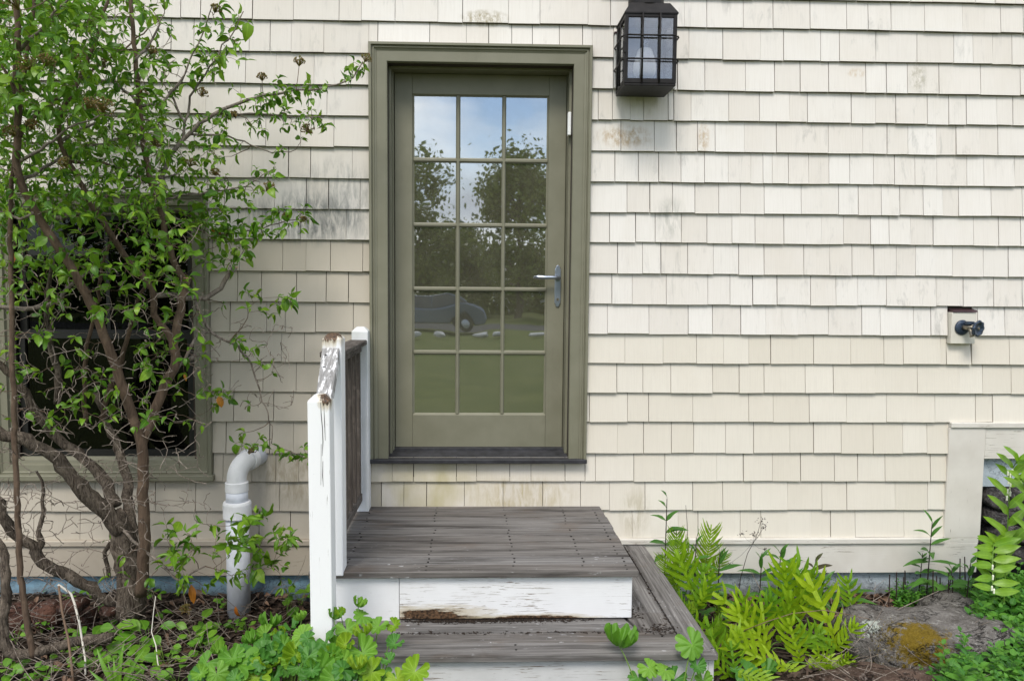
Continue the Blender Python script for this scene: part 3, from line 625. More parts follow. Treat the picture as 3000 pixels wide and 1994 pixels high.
MB().lathe((b1.x+.003, b1.y+.002, b1.z+.012), [(.013, 0), (.023, .003), (.023, .017), (.013, .019)], 18).build('vacuum_breaker', M['bluegrey'], tap, smooth=False)
hw = MB(); nn = 40; qa = ax_.to_track_quat('Z', 'Y').to_matrix()
pf = [(a*1.22, b) for a, b in [(.008, .004), (.020, .001), (.026, .009), (.0335, .010), (.0345, .004), (.031, -.005), (.018, -.009), (.008, -.009)]]
vs = []
for r_, h in pf:
    for kk in range(nn):
        a = 2*math.pi*kk/nn; rr = r_*(1+(.065*math.cos(a*8) if r_ > .029 else 0)); vs.append(wc + qa @ Vector((rr*math.cos(a), rr*math.sin(a), h)))
fs = [(i*nn+kk, i*nn+(kk+1) % nn, (i+1)*nn+(kk+1) % nn, (i+1)*nn+kk) for i in range(len(pf)-1) for kk in range(nn)] + [tuple(range(nn))[::-1], tuple(range((len(pf)-1)*nn, len(pf)*nn))]
hw.add(vs, fs).build('hand_wheel', M['bluegrey'], tap, smooth=True)
MB().tube([wc+ax_*.002, wc+ax_*.010], [.0075, .006], 10).build('wheel_nut', M['brass'], tap)

# ================================================================== DRAIN PIPE
pm2 = m_white('dirty_white_pvc', .3, 2, (), .9, (.80, .80, .81), (.50, .51, .50))
pm = m_white('grey_white_pvc', 0, 2, (), 1.0, (.64, .67, .73), (.38, .39, .41))
PY = -.20; pc = at(697, 1600, PY); pxx = pc.x
pipe = thing('drain_pipe', (pxx, PY, 0), 'white plastic drain pipe with an elbow going into the wall', 'pipe')
zc0, zc1, zh1 = at(697, 1514, PY).z, at(697, 1467, PY).z, at(697, 1411, PY).z
MB().lathe((pxx, PY, 0), [(.058, -.15), (.058, zc0+.01)], 32).build('pipe', pm, pipe, smooth=True)
MB().lathe((pxx, PY, 0), [(.060, zc0-.002), (.0705, zc0+.001), (.0705, zc1-.012), (.066, zc1), (.056, zc1+.001)], 32).build('coupling', pm2, pipe, smooth=False, bevel=.001)
MB().lathe((pxx, PY, 0), [(.055, zc1-.01), (.055, zh1-.045)], 32).build('pipe', pm, pipe, smooth=True)
MB().lathe((pxx, PY, 0), [(.054, zh1-.047), (.0575, zh1-.046), (.0575, zh1), (.050, zh1+.003)], 32).build('elbow_hub', pm2, pipe, smooth=False, bevel=.001)
rb = .085; pts = []
for i in range(13):
    a = math.pi/2*i/12; pts.append((pxx+.034*(1-math.cos(a)), PY+rb*(1-math.cos(a)), zh1+.01+rb*math.sin(a)))
pts = [(pxx, PY, zh1-.01)] + pts
MB().tube(pts, .049, 32).build('elbow', pm2, pipe, smooth=True)
zel = zh1+.01+rb
MB().tube([(pxx+.032, PY+rb-.005, zel), (pxx+.044, PY+rb+.035, zel)], .056, 32).build('elbow_hub', pm2, pipe, bevel=.001)
MB().tube([(pxx+.042, PY+rb+.03, zel), (pxx+.060, .01, zel)], .051, 32).build('pipe', pm, pipe)

# ================================================================== PORCH STEPS
ZDK = at(1755, 1481, -.02).z                      # upper deck top
yd_f = gnd(1873, 1673, ZDK).y; xd_r = gnd(1873, 1673, ZDK).x
ZLO = gnd(1882, 1596, 0).z; ZLO = at(1882, 1596, -.035).z
yl_f = gnd(2105, 1914, ZLO).y; xl_r = gnd(2105, 1914, ZLO).x
XD_L = -.66
print('deck', ZDK, yd_f, xd_r, 'low', ZLO, yl_f, xl_r)
steps = thing('porch_steps', (0, yl_f/2, 0), 'weathered grey wooden porch steps with peeling white risers below the door', 'steps')
rs = random.Random(21)
def plank(x0, x1, y0, y1, zt, th, mt, r_=None, name='plank'):
    g = .0028; dz = rs.uniform(-.002, .002)
    return MB().box(x0, x1, y0+g, y1-g, zt-th+dz, zt+dz, (rs.random(), 0, 0, 1)).build(name, M[mt], steps, bevel=.0025)
edges = [at(1500, y, 0) for y in (0,)]
lines = [1481, 1497, 1513, 1530, 1547, 1565, 1585, 1606.5, 1629, 1651, 1678]
ys = [gnd(1500, y, ZDK).y for y in lines]; ys[0] = -.026; ys[-1] = yd_f
scr = MB()
def screw(x, y, z):
    scr.lathe((x, y, z-.002), [(.0046, 0), (.0046, .0034)], 8)
for a, b in zip(ys, ys[1:]):
    plank(XD_L, xd_r+rs.uniform(-.003, .003), b, a, ZDK, .026, 'deck_x')
    for f_ in (.055, .32, .60, .83, .965):
        x = XD_L+.07+(xd_r-XD_L-.07)*f_+rs.uniform(-.006, .006)
        for q in (.28, .74):
            if rs.random() < .85: screw(x+rs.uniform(-.004, .004), b+(a-b)*q, ZDK)
r_pl = m_white('white_painted_board', .25, 0, (), .35)
r_lo = m_white('white_lower_riser', 1.1, 0, (), .6, (.64, .64, .63), (.42, .42, .40))
yr = yd_f+.030
r_up = m_white('peeling_white_riser', 1.25, 0, [((at(1280, 1815, yr).x, yr, ZLO), (.34, .2, .075)), ((at(1560, 1815, yr).x, yr, ZLO), (.36, .2, .032))], .25)
xs_ = at(1170, 1750, yr).x; xr_ = at(1851, 1750, yr).x
MB().box(XD_L+.015, xs_-.001, yr, yr+.022, ZLO-.02, ZDK-.0275).build('riser_board', r_pl, steps, bevel=.002)
MB().box(xs_+.001, xr_, yr-.002, yr+.022, ZLO+.004, ZDK-.0275).build('riser_board', r_up, steps, bevel=.002)
MB().box(xr_-.024, xr_-.001, yr+.0225, -.04, ZLO+.002, ZDK-.028).build('skirt_board', r_pl, steps, bevel=.002)
# lower tread: three long boards in front, two boards returning to the wall on the right, mitred
XLO_L = -.66
lb = [gnd(1500, y, ZLO).y for y in (1826, 1852, 1880)] + [yl_f]
xr2 = xl_r; w2 = (xr2-xr_)/2
wbd = [abs(lb[i+1]-lb[i]) for i in range(3)]
inner = xr2-wbd[2]-.002
def quad_plank(pts, zt, mt, th=.026):
    vs = [(x, y, zt-th) for x, y in pts]+[(x, y, zt) for x, y in pts]
    return fixn(MB().add(vs, [(3, 2, 1, 0), (4, 5, 6, 7), (0, 1, 5, 4), (1, 2, 6, 5), (2, 3, 7, 6), (3, 0, 4, 7)], (rs.random(), 0, 0, 1)).build('plank', M[mt], steps, bevel=.0025))
g = .0022
quad_plank([(XLO_L, yl_f), (xr2-.001, yl_f), (inner-.0005, lb[2]-g), (XLO_L, lb[2]-g)], ZLO, 'deck_x')               # front board, mitred end
quad_plank([(xr2, yl_f+.0015), (xr2, -.04), (inner+.0015, -.04), (inner+.0015, lb[2]-g+.001)], ZLO+.001, 'deck_y')     # right border
quad_plank([(XLO_L, lb[2]+g), (inner-.002, lb[2]+g), (inner-.002, lb[1]-g), (XLO_L, lb[1]-g)], ZLO-.001, 'deck_x')
in2 = xr_-.012
quad_plank([(XLO_L, lb[1]+g), (in2+.02, lb[1]+g), (in2-.03, yr+.05), (XLO_L, yr+.05)], ZLO-.002, 'deck_x')
quad_plank([(in2+.024, lb[1]+g), (inner-.003, lb[1]+g), (inner-.003, lb[1]+.19), (in2-.012, lb[1]+.19)], ZLO-.001, 'deck_y')
quad_plank([(in2-.014, lb[1]+.196), (inner-.003, lb[1]+.196), (inner-.003, -.04), (in2-.02, -.04)], ZLO-.002, 'deck_y')
for x, y in ((1510, 1888), (1512, 1902), (2085, 1898), (1990, 1856), (1940, 1862), (2060, 1880)): q = gnd(x, y, ZLO); screw(q.x, q.y, ZLO)
yr2 = yl_f+.03
MB().box(XLO_L+.015, xr2-.028, yr2, yr2+.022, -.10, ZLO-.0275).build('riser_board', r_lo, steps, bevel=.002)
MB().box(xr2-.0275, xr2-.006, yr2-.0005, -.04, -.10, ZLO-.0277).build('skirt_board', r_lo, steps, bevel=.002)
scr.build('screw_heads', M['screw'], steps, kind='stuff')
# rotting leaf crumbs packed in the corner of the tread
crm = m_plain('dark_leaf_crumbs', (.022, .014, .009), .95, 0, .8, 90)
cm = MB(); rs2 = random.Random(9)
def crumb(x, y, z, s_):
    vs = [(x+rs2.gauss(0, s_), y+rs2.gauss(0, s_), z+abs(rs2.gauss(0, s_*.35))) for _ in range(4)]
    cm.add(vs, [(0, 1, 2), (0, 2, 3), (0, 3, 1), (1, 3, 2)])
for _ in range(2600):
    u = rs2.random()
    if u < .52: x = rs2.triangular(xs_, xr_-.14, xs_+.25); y = yr-abs(rs2.gauss(0, .014))-.001
    elif u < .60: x = rs2.uniform(xs_, xr_); y = lb[1]+rs2.gauss(0, .004)
    elif u < .80: x = xr_+abs(rs2.gauss(0, .03)); y = rs2.uniform(yr, -.06)
    elif u < .86: x = inner+rs2.gauss(0, .004); y = rs2.uniform(lb[2], -.06)
    elif u < .93: x = in2+rs2.gauss(.12, .05); y = rs2.gauss(-.13, .05)
    else: x = rs2.gauss(inner-.06, .04); y = rs2.gauss(lb[1]+.02, .02)
    crumb(x, y, ZLO-.001, rs2.uniform(.002, .006))
cm.build('leaf_crumbs', crm, steps, kind='stuff')

# ================================================================== STAIR RAILING
rail = thing('stair_railing', (-.61, -.9, 0), 'white post railing with a weathered grey handrail left of the steps', 'railing')
PW = .092
def post(x0, x1, y, z0, z1, mt, lean=0, name='post', cut_=.022):
    """square post with chamfered top"""
    yb_ = y+PW; c = cut_; m = MB()
    ring = lambda i, z: [(x0+i+lean*(z-z0), y+i, z), (x1-i+lean*(z-z0), y+i, z), (x1-i+lean*(z-z0), yb_-i, z), (x0+i+lean*(z-z0), yb_-i, z)]
    vs = ring(0, z0)+ring(0, z1-c)+ring(c, z1)
    m.add(vs, [(3, 2, 1, 0), (8, 9, 10, 11)]+[(j*4+i, j*4+(i+1) % 4, j*4+4+(i+1) % 4, j*4+4+i) for j in (0, 1) for i in range(4)])
    return fixn(m.build(name, mt, rail, bevel=.004, seg=2))
y1, y2, y3 = yl_f-.02, yd_f-.005, -.125
p1l, p1r = at(906.5, 1400, y1).x, at(978, 1400, y1).x; z1t = at(945, 1158, y1).z
p2l, p2r = at(943, 1200, y2).x, at(1006, 1200, y2).x; z2t = at(975, 977, y2).z
p3l, p3r = at(1031, 1200, y3).x, at(1081, 1200, y3).x; z3t = at(1056, 958, y3).z
w1 = m_white('white_newel_paint', .55, 2, [(tuple(Vector((p1r-.025, y1+.02, z1t))), (.045, .07, .07))], .06, (.86, .86, .86), (.7, .7, .7))
w2_ = m_white('white_middle_post_paint', .2, 2, [(tuple(Vector(((p2l+p2r)/2-.005, y2+.02, z2t+.01))), (.075, .12, .085))], .06, (.84, .84, .85), (.7, .7, .7))
w3 = m_white('algae_stained_white_post', .15, 2, (), .6, (.78, .79, .80), (.45, .47, .40))
post(p1l, p1r-.008, y1, -.15, z1t, w1, -.004)
post(p2l+.002, p2r-.006, y2, ZDK-.012, z2t, w2_, .0)
post(p3l, p3r-.004, y3, ZDK, z3t, w3, .0)
for pts in (((939, 1178), (941, 1215), (945, 1260), (946, 1295), (944, 1335)), ((949, 1192), (951, 1240), (953, 1290)), ((946, 1350), (945, 1390), (947, 1425)), ((941, 1300), (940, 1420))):
    MB().tube([at(x, y, y1-.0004) for x, y in pts], [.0006]+[.0014]*(len(pts)-2)+[.0005], 5).build('paint_crack', M['black'], rail)
# flaking sloped handrail between the front posts
t_ = NT('flaking_handrail'); p = t_.pos(); gg = t_.noise(t_.map(p, (170, 12, 12)), 1, 5, .7, .5); cc_ = t_.mix(t_.ramp(gg, .3, .7), (.14, .135, .13), (.40, .39, .375))
cc_ = t_.mix(t_.ramp(t_.noise(t_.map(p, (75, 15, 11)), 1, 5, .7), .53, .60), cc_, (.80, .80, .80)); t_.bump(gg, .6, .004); M['flaky'] = t_.done(cc_, .8)
xa0, xa1 = p2l+.004, p2r-.014; za = at(970, 1018, y2-.001).z; zbm = z1t-.004
ya, ybm = y2-.001, y1+PW*.55
xb0, xb1 = at(926, 1155, ybm).x, p1r-.014
th = .035
vs = [(xa0, ya, za), (xa1, ya, za), (xb1, ybm, zbm), (xb0, ybm, zbm), (xa0, ya, za-th-.03), (xa1, ya, za-th-.03), (xb1, ybm, zbm-th-.03), (xb0, ybm, zbm-th-.03)]
fixn(MB().add(vs, [(0, 1, 2, 3), (7, 6, 5, 4), (0, 4, 5, 1), (1, 5, 6, 2), (2, 6, 7, 3), (3, 7, 4, 0)]).build('sloped_handrail', M['flaky'], rail, bevel=.003))
vs = [(p2l+.014, ya+.002, za-.05), (p2r-.02, ya+.002, za-.05), (p1r-.02, ybm, zbm-.07), (p1l+.014, ybm, zbm-.07)]
for x, y in ((955, 1042), (949, 1072)):
    q = at(x, y, (ya+ybm)/2+.05); f_ = max(0.05, min(.9, (za-q.z)/(za-zbm))); yy = ya+(ybm-ya)*f_; q = at(x, y, yy); MB().lathe((q.x, q.y-.001, za+(zbm-za)*f_+.0005), [(.005, 0), (.005, .0015)], 10).build('screw_hole', M['black'], rail)
# level top rail to the wall post, its sub-rail, bottom rail and balusters
M['rail_wood'] = m_bark('weathered_brown_rail_wood', (.055, .046, .040), (.17, .15, .135), (80, 6, 80), .4)
M['slat_wood'] = m_bark('weathered_baluster_wood', (.060, .048, .040), (.135, .112, .095), (90, 90, 5), .3)
zr_ = at(1050, 995, y3).z
MB().box(p3l-.010, p3r-.008, y2+PW+.001, y3-.001, zr_-.024, zr_).build('handrail', M['rail_wood'], rail, bevel=.004)
xm = (p3l+p3r)/2-.012
MB().box(xm-.020, xm+.020, y2+PW+.001, y3-.001, zr_-.062, zr_-.0245).build('sub_rail', M['rail_wood'], rail, bevel=.002)
MB().box(xm-.020, xm+.020, y2+PW+.001, y3-.001, ZDK+.06, ZDK+.10).build('bottom_rail', M['rail_wood'], rail, bevel=.002)
nb = 6
for i in range(nb):
    yy = y2+PW+.06+(y3-y2-PW-.10)*i/(nb-1)
    MB().box(xm-.017, xm+.017, yy-.017, yy+.017, ZDK+.1002, zr_-.0622).build('baluster', M['slat_wood'], rail, bevel=.002)
# ================================================================== GROUND
def gh(x, y):
    """height of the planting bed: gently lumpy, falling a little towards the lawn"""
    return -.058 + .012*math.sin(x*3.1+1)*math.cos(y*4.3) + .008*math.sin(x*9.7)*math.sin(y*8.1+2) - .02*sm((-y-.9)/1.2) + .035*sm((y+.35)/.3)*sm((-x-.7)/.5)
def mulch_mat():
    t = NT('dark_bark_mulch'); p = t.pos(); n = t.noise(p, 55, 6, .7); v = t.noise(p, 9, 4)
    c = t.mix(t.ramp(n, .35, .7), (.012, .009, .007), (.062, .044, .032)); c = t.mix(t.math('MULTIPLY', t.ramp(v, .5, .7), .5), c, (.09, .062, .04))
    t.bump(n, 1, .02); return t.done(c, .95, 0, .1)
M['mulch'] = mulch_mat()
nx, ny = 150, 50; X0, X1, Y0, Y1 = -3.6, 4.2, -2.2, .02
vs = []; 
for j in range(ny+1):
    for i in range(nx+1):
        x = X0+(X1-X0)*i/nx; y = Y0+(Y1-Y0)*j/ny; vs.append((x, y, gh(x, y)+random.uniform(-.006, .006)))
b_ = MB(); b_.add(vs, [(j*(nx+1)+i, j*(nx+1)+i+1, (j+1)*(nx+1)+i+1, (j+1)*(nx+1)+i) for j in range(ny) for i in range(nx)])
bed = b_.build('planting_bed', M['mulch'], smooth=True); bed['kind'] = 'structure'
def lawn_mat():
    t = NT('lawn'); p = t.pos(); n = t.noise(p, .7, 8, .8); f = t.noise(p, 60, 3)
    c = t.mix(t.ramp(n, .3, .7), (.085, .110, .028), (.165, .180, .055)); c = t.mix(t.math('MULTIPLY', t.ramp(f, .4, .7), .5), c, (.03, .05, .01)); t.bump(f, .8, .03); return t.done(c, .9, 0, .15)
def sheet(name, x0, x1, y0, y1, z, mat, n=1):
    m = MB(); m.add([(x0, y0, z), (x1, y0, z), (x1, y1, z), (x0, y1, z)], [(0, 1, 2, 3)]); o = m.build(name, mat); o['kind'] = 'structure'; return o
sheet('lawn', -600, 600, -600, 12, -.16, lawn_mat())
asph = m_plain('asphalt', (.05, .05, .052), .9, 0, .2, 6)
sheet('road', -120, 120, -37, -30.5, -.154, asph)

# ================================================================== BEHIND THE CAMERA: what the glass mirrors
def leafquads(cs, size, seed, sq=.6):
    r_ = np.random.default_rng(seed); n = len(cs); d = r_.normal(size=(n, 3)); d /= np.linalg.norm(d, axis=1)[:, None]
    u = np.cross(d, r_.normal(size=(n, 3))); u /= np.linalg.norm(u, axis=1)[:, None]; w = np.cross(d, u); s_ = size*r_.uniform(.6, 1.3, (n, 1))
    v = np.stack([cs-u*s_, cs-w*s_*sq, cs+u*s_, cs+w*s_*sq], 1).reshape(-1, 3)
    return v.tolist(), [(4*i, 4*i+1, 4*i+2, 4*i+3) for i in range(n)], np.repeat(np.stack([np.full(n, .5), np.full(n, .2), r_.random(n), np.ones(n)], 1), 4, 0).tolist()
M['treeleaf'] = m_leaf('tree_foliage', (.085, .130, .018), (.19, .24, .035), trans=.3)
M['treebark'] = m_bark('tree_bark', (.04, .032, .026), (.13, .11, .09), (20, 20, 5))
def tree(x, y, h, wd, seed, label, n=9000):
    r_ = np.random.default_rng(seed); t = thing('tree', (x, y, -.05), label, 'tree', 'trees across the road mirrored in the door glass')
    tr = MB(); tr.tube([(x, y, -.3), (x+.1, y, h*.25), (x-.1, y+.1, h*.55), (x, y, h*.9)], [.028*h, .022*h, .013*h, .004*h], 10)
    cl = []
    for i in range(34):
        a = r_.uniform(0, 6.28); zz = h*r_.uniform(.16, .97); rad = wd*.5*math.sin(min(1, (1.04-zz/h)/.62)*math.pi/2)**.8*r_.uniform(.35, 1)
        e = Vector((x+rad*math.cos(a), y+rad*math.sin(a), zz)); s0 = Vector((x, y, max(h*.18, zz-rad*.7)))
        tr.tube([s0, s0.lerp(e, .5)+Vector((0, 0, .05*h)), e], [.008*h, .005*h, .002*h], 6); cl.append((e, wd*r_.uniform(.10, .19)))
    tr.build('trunk', M['treebark'], t)
    k_ = r_.integers(0, len(cl), n); c = np.array([cl[i][0] for i in k_]) + r_.normal(size=(n, 3))*np.array([[cl[i][1]*.62] for i in k_])
    v, f, a = leafquads(c, .015*wd+.07, seed); m = MB(); m.add(v, f, a); m.build('crown', M['treeleaf'], t, kind='stuff')
TS = [(-3.9, -46, 10.2, 6.6, 'leafy tree mirrored in the left door panes'), (3.1, -46, 10.0, 6.8, 'leafy tree mirrored in the right door panes'), (-.7, -52, 6.2, 5.0, 'low round tree mirrored below the gap of sky in the door glass'),
      (-11, -48, 10.5, 9, 'broad leafy tree mirrored left of the door glass, across the road'), (9.5, -50, 11, 8, 'broad tree mirrored beyond the right edge of the door glass'), (-21, -48, 12, 10, 'tall tree across the road mirrored in the dark window'), (17, -52, 12, 10, 'tall tree at the far right across the road')]
for i, (x, y, h, wd, lb_) in enumerate(TS): tree(x, y, h, wd, 60+i, lb_)
# dark understorey that closes the view below the crowns
hm = MB(); hr = np.random.default_rng(4); n = 14000
cs = np.stack([hr.uniform(-60, 60, n), hr.normal(-58, 1.2, n), hr.uniform(-.2, 4.2, n)], 1); v, f, a = leafquads(cs, .42, 8); hm.add(v, f, a); hd = hm.build('far_woodland', M['treeleaf'], kind='stuff'); tag(hd, 'dark belt of woodland beyond the road mirrored in the glass', 'woodland', kind='stuff')
# parked car by the kerb
cx0, cyy = -1.7, -29.2
car = thing('parked_car', (cx0, cyy, -.04), 'silver car parked by the road, mirrored in the lower left door panes', 'car')
paint = m_plain('silver_car_paint', (.12, .15, .20), .2, .5, .03, 2); rub = m_plain('tyre_rubber', (.02, .02, .02), .8); cg = m_plain('dark_car_glass', (.03, .035, .04), .06, 0, .1, 3, .8)
pr = [(-2.2, .28), (-2.25, .62), (-2.1, .86), (-1.25, .98), (1.35, .98), (2.15, .82), (2.25, .55), (2.2, .28), (1.78, .26), (1.68, .52), (1.4, .62), (1.12, .52), (1.02, .26), (-1.02, .26), (-1.12, .52), (-1.4, .62), (-1.68, .52), (-1.78, .26)]
fixn(MB().prism([(cx0+a, b-.04) for a, b in pr], 1, cyy-.85, cyy+.85).build('body', paint, car, bevel=.06, seg=3))
vs = []
for (a, b, y_) in ((-1.35, .975, .80), (1.5, .975, .80), (.75, 1.43, .60), (-.75, 1.45, .60)):
    vs += [(cx0+a, cyy-y_, b-.04), (cx0+a, cyy+y_, b-.04)]
cab = fixn(MB().add(vs, [(0, 2, 4, 6), (1, 7, 5, 3), (0, 1, 3, 2), (2, 3, 5, 4), (4, 5, 7, 6), (6, 7, 1, 0)]).build('cabin_glass', cg, car, bevel=.03, seg=2))
MB().box(cx0-.78, cx0+.74, cyy-.58, cyy+.58, 1.385, 1.43).build('roof_panel', paint, car, bevel=.02, seg=2)
for sy in (-1, 1):
    for (a0, a1) in (((-1.34, .94), (-.74, 1.40)), ((1.49, .94), (.74, 1.40)), ((.05, .95), (.03, 1.40))):
        MB().tube([(cx0+a0[0], cyy+sy*.80, a0[1]), (cx0+a1[0], cyy+sy*.605, a1[1])], .028, 6).build('pillar', paint, car)
for wx_ in (-1.4, 1.4):
    for sy in (-.80, .80):
        w_ = MB().lathe((cx0+wx_, cyy+sy-.1, .29), [(.20, 0), (.32, .01), (.33, .06), (.33, .14), (.32, .19), (.20, .20)], 20, 1).build('wheel', rub, car)
        MB().lathe((cx0+wx_, cyy+sy-.108, .29), [(.05, 0), (.20, .01), (.20, .206), (.05, .216)], 20, 1).build('rim', M['steel'], w_)
# white house far across the road
fh = thing('far_house', (5.2, -66, -.05), 'small white gabled house far across the road, mirrored in the right panes', 'house')
hw_ = m_plain('white_clapboard', (.70, .72, .74), .7); rfm = m_plain('grey_roof', (.10, .10, .11), .8)
MB().box(2.0, 8.4, -69, -63, -.05, 2.9).build('wall', hw_, fh)
fixn(MB().prism([(1.6, 2.8), (5.2, 5.2), (8.8, 2.8), (8.8, 2.95), (5.2, 5.4), (1.6, 2.95)], 1, -69.4, -62.6).build('roof', rfm, fh))
fixn(MB().prism([(2.0, 2.9), (8.4, 2.9), (5.2, 5.15)], 1, -68.9, -63.05).build('gable', hw_, fh))
for x in (3.0, 6.2): MB().box(x, x+1.1, -63.0, -62.95, 1.0, 2.4).build('window', M['sash'], fh)
# pale kerb stones along the lawn edge
ks = random.Random(2); ksm = m_plain('pale_kerb_stone', (.5, .5, .48), .8)
for i, (x, s_, w_) in enumerate(((-4.6, .30, 'below the nose of the silver car'), (-2.2, .34, 'below the door of the silver car'), (-1.1, .24, 'left of the middle pane'), (.3, .30, 'in the middle pane'), (1.0, .22, 'right of the middle pane'), (2.5, .30, 'in the right pane'), (3.6, .26, 'at the right end'))):
    me = stone_mesh(300+i, s_, .16, .09); me.materials.append(ksm)
    tag(inst('edging_stone', me, Matrix.Translation((x, -24.5+ks.uniform(-.5, .5), -.02))), 'pale edging stone on the mirrored lawn ' + w_, 'stone', 'edging stones on the lawn')
# ================================================================== PLANT HELPERS
def leaf_tpl(seed, n=5, wid=.5, fold=.35, curl=.5, twist=.2, peak=.42, wave=0.0, tip=1.0, stalk=.06):
    """unit leaf along +X (0..1), +Z its upper face: two rows of quads folded at the midrib, bent along its length"""
    r_ = random.Random(seed); vs = []; ats = []; fs = []
    x = y = 0.0; ang = 0.0; px_ = 0.0; pz_ = 0.0; cz = []
    for i in range(n+1):
        u = i/n; cz.append((px_, pz_)); ang = -curl*u; px_ += math.cos(ang)/n; pz_ += math.sin(ang)/n
    for i in range(n+1):
        u = i/n; w = wid*.5*(math.sin(math.pi*u**(math.log(.5)/math.log(peak)))**.85 if 0 < u < 1 else 0.0)
        if i == n: w = .004
        if i == 0: w = stalk*.3
        tw = twist*(u-.3); wz = wave*math.sin(u*9+seed)*w
        cx_, cz_ = cz[i]
        for s_ in (-1, 0, 1):
            yy = s_*w*math.cos(fold); zz = abs(s_)*w*math.sin(fold)+wz*s_
            y2_ = yy*math.cos(tw)-zz*math.sin(tw); z2_ = yy*math.sin(tw)+zz*math.cos(tw); vs.append((cx_, y2_, cz_+z2_)); ats.append((u, .5+.5*s_, 0, 1))
    for i in range(n):
        for s_ in (0, 1): a = i*3+s_; fs.append((a, a+3, a+4, a+1))
    return vs, fs, ats
def tpl_mesh(tpl, mat, name='leaf'):
    me = bpy.data.meshes.new(name); me.from_pydata(tpl[0], [], tpl[1]); a = me.attributes.new('lc', 'FLOAT_COLOR', 'POINT'); a.data.foreach_set('color', np.array(tpl[2], dtype=np.float32).ravel())
    me.polygons.foreach_set('use_smooth', [True]*len(me.polygons)); me.materials.append(mat); return me
def add_tpl(mb, tpl, mw, rnd):
    m = np.array(mw); v = np.array(tpl[0]) @ m[:3, :3].T + m[:3, 3]; n = len(mb.v)
    mb.v += v.tolist(); mb.f += [tuple(i+n for i in f) for f in tpl[1]]; mb.a += [(a[0], a[1], rnd, 1) for a in tpl[2]]
def leaf_mw(p, d, up, size, roll_=0.0):
    """matrix placing a unit leaf at p, pointing along d, its upper face towards up"""
    x = Vector(d).normalized(); z = Vector(up) - x*Vector(up).dot(x)
    if z.length < 1e-4: z = x.orthogonal()
    z.normalize(); y = z.cross(x); m = Matrix((x, y, z)).transposed().to_4x4()
    return Matrix.Translation(p) @ m @ Matrix.Rotation(roll_, 4, 'X') @ Matrix.Scale(size, 4)
def rv(r_, s_=1.0): return Vector((r_.gauss(0, s_), r_.gauss(0, s_), r_.gauss(0, s_)))
def bez(a, b, c, n): return [a*(1-t)**2+b*2*t*(1-t)+c*t*t for t in [i/n for i in range(n+1)]]

# ================================================================== THE BIG SHRUB
M['shrubleaf'] = m_leaf('viburnum_leaf', (.060, .170, .010), (.175, .340, .022), trans=.38, rough=.36, spot=.15)
M['shrubleaf_young'] = m_leaf('young_viburnum_leaf', (.15, .31, .015), (.26, .42, .03), trans=.4, rough=.38)
M['oldbark'] = m_bark('rough_grey_brown_bark', (.030, .021, .015), (.215, .175, .135), (110, 110, 20), 1.0)
M['youngbark'] = m_bark('smooth_brown_bark', (.075, .050, .035), (.155, .108, .074), (40, 40, 8), .4)
M['greybark'] = m_bark('pale_grey_bark', (.10, .080, .062), (.285, .245, .205), (50, 50, 12), .6)
M['twig'] = m_bark('dead_twig_bark', (.12, .092, .070), (.33, .28, .235), (60, 60, 30), .4)
M['flower'] = m_leaf('brown_green_buds', (.20, .10, .03), (.19, .20, .05), trans=.15)
M['cutwood'] = m_plain('pale_cut_wood', (.55, .33, .20), .8)
R4 = random.Random(44)
sbase = gnd(384, 1776, 0); sbase = Vector((at(384, 1776, -.42).x, -.42, gh(-1.9, -.42)))
shrub = thing('shrub', sbase, 'large leafy shrub with a gnarled trunk in front of the left window', 'shrub')
nodes = []                                             # (point, tangent, radius)
def limb(name, mat, pts, r0, r1, y0=None, wob=.0, jit=.004, n=9, power=1.0):
    """pts: (photo x, photo y, depth Y). Resampled smoothly, tapered."""
    P = [at(x, y, Y) for x, y, Y in pts]; Q = []
    for i in range(len(P)-1):
        p0, p1, p2, p3 = P[max(0, i-1)], P[i], P[i+1], P[min(len(P)-1, i+2)]; m = max(2, int((p2-p1).length/.035))
        for j in range(m):
            t = j/m; Q.append(.5*((2*p1)+(p2-p0)*t+(2*p0-5*p1+4*p2-p3)*t*t+(3*p1-p0-3*p2+p3)*t**3))
    Q.append(P[-1]); Q = [q+rv(R4, jit) for q in Q]; m = len(Q); rad = [r0+(r1-r0)*(i/(m-1))**power for i in range(m)]
    if wob: rad = [r_*(1+wob*R4.uniform(-.5, .6)) for r_ in rad]
    for i in range(m): nodes.append((Q[i], (Q[min(i+1, m-1)]-Q[max(i-1, 0)]).normalized(), rad[i]))
    mb = MB(); mb.tube(Q, rad, n, True, None, .22 if wob else .06); return mb.build(name, mat, shrub, smooth=True), Q
OB, YB, GB = M['oldbark'], M['youngbark'], M['greybark']
limb('trunk', OB, [(384, 1800, -.42), (380, 1730, -.42), (372, 1651, -.42), (356, 1560, -.43), (335, 1500, -.44)], .064, .044, wob=.22, n=14)
limb('trunk', OB, [(410, 1790, -.40), (400, 1700, -.40), (392, 1620, -.40), (385, 1550, -.40), (378, 1480, -.36), (372, 1400, -.30), (352, 1330, -.26), (318, 1250, -.24), (280, 1150, -.25)], .036, .014, wob=.2, n=12)
limb('limb', OB, [(352, 1560, -.44), (300, 1485, -.50), (235, 1425, -.55), (165, 1345, -.60), (100, 1300, -.66), (20, 1270, -.7), (-80, 1240, -.75)], .040, .023, wob=.22, n=12)
limb('limb', OB, [(340, 1480, -.40), (300, 1400, -.34), (230, 1330, -.32), (170, 1285, -.34), (120, 1225, -.40), (76, 1153, -.46), (27, 1091, -.5), (-40, 1030, -.55)], .030, .014, wob=.2, n=12)
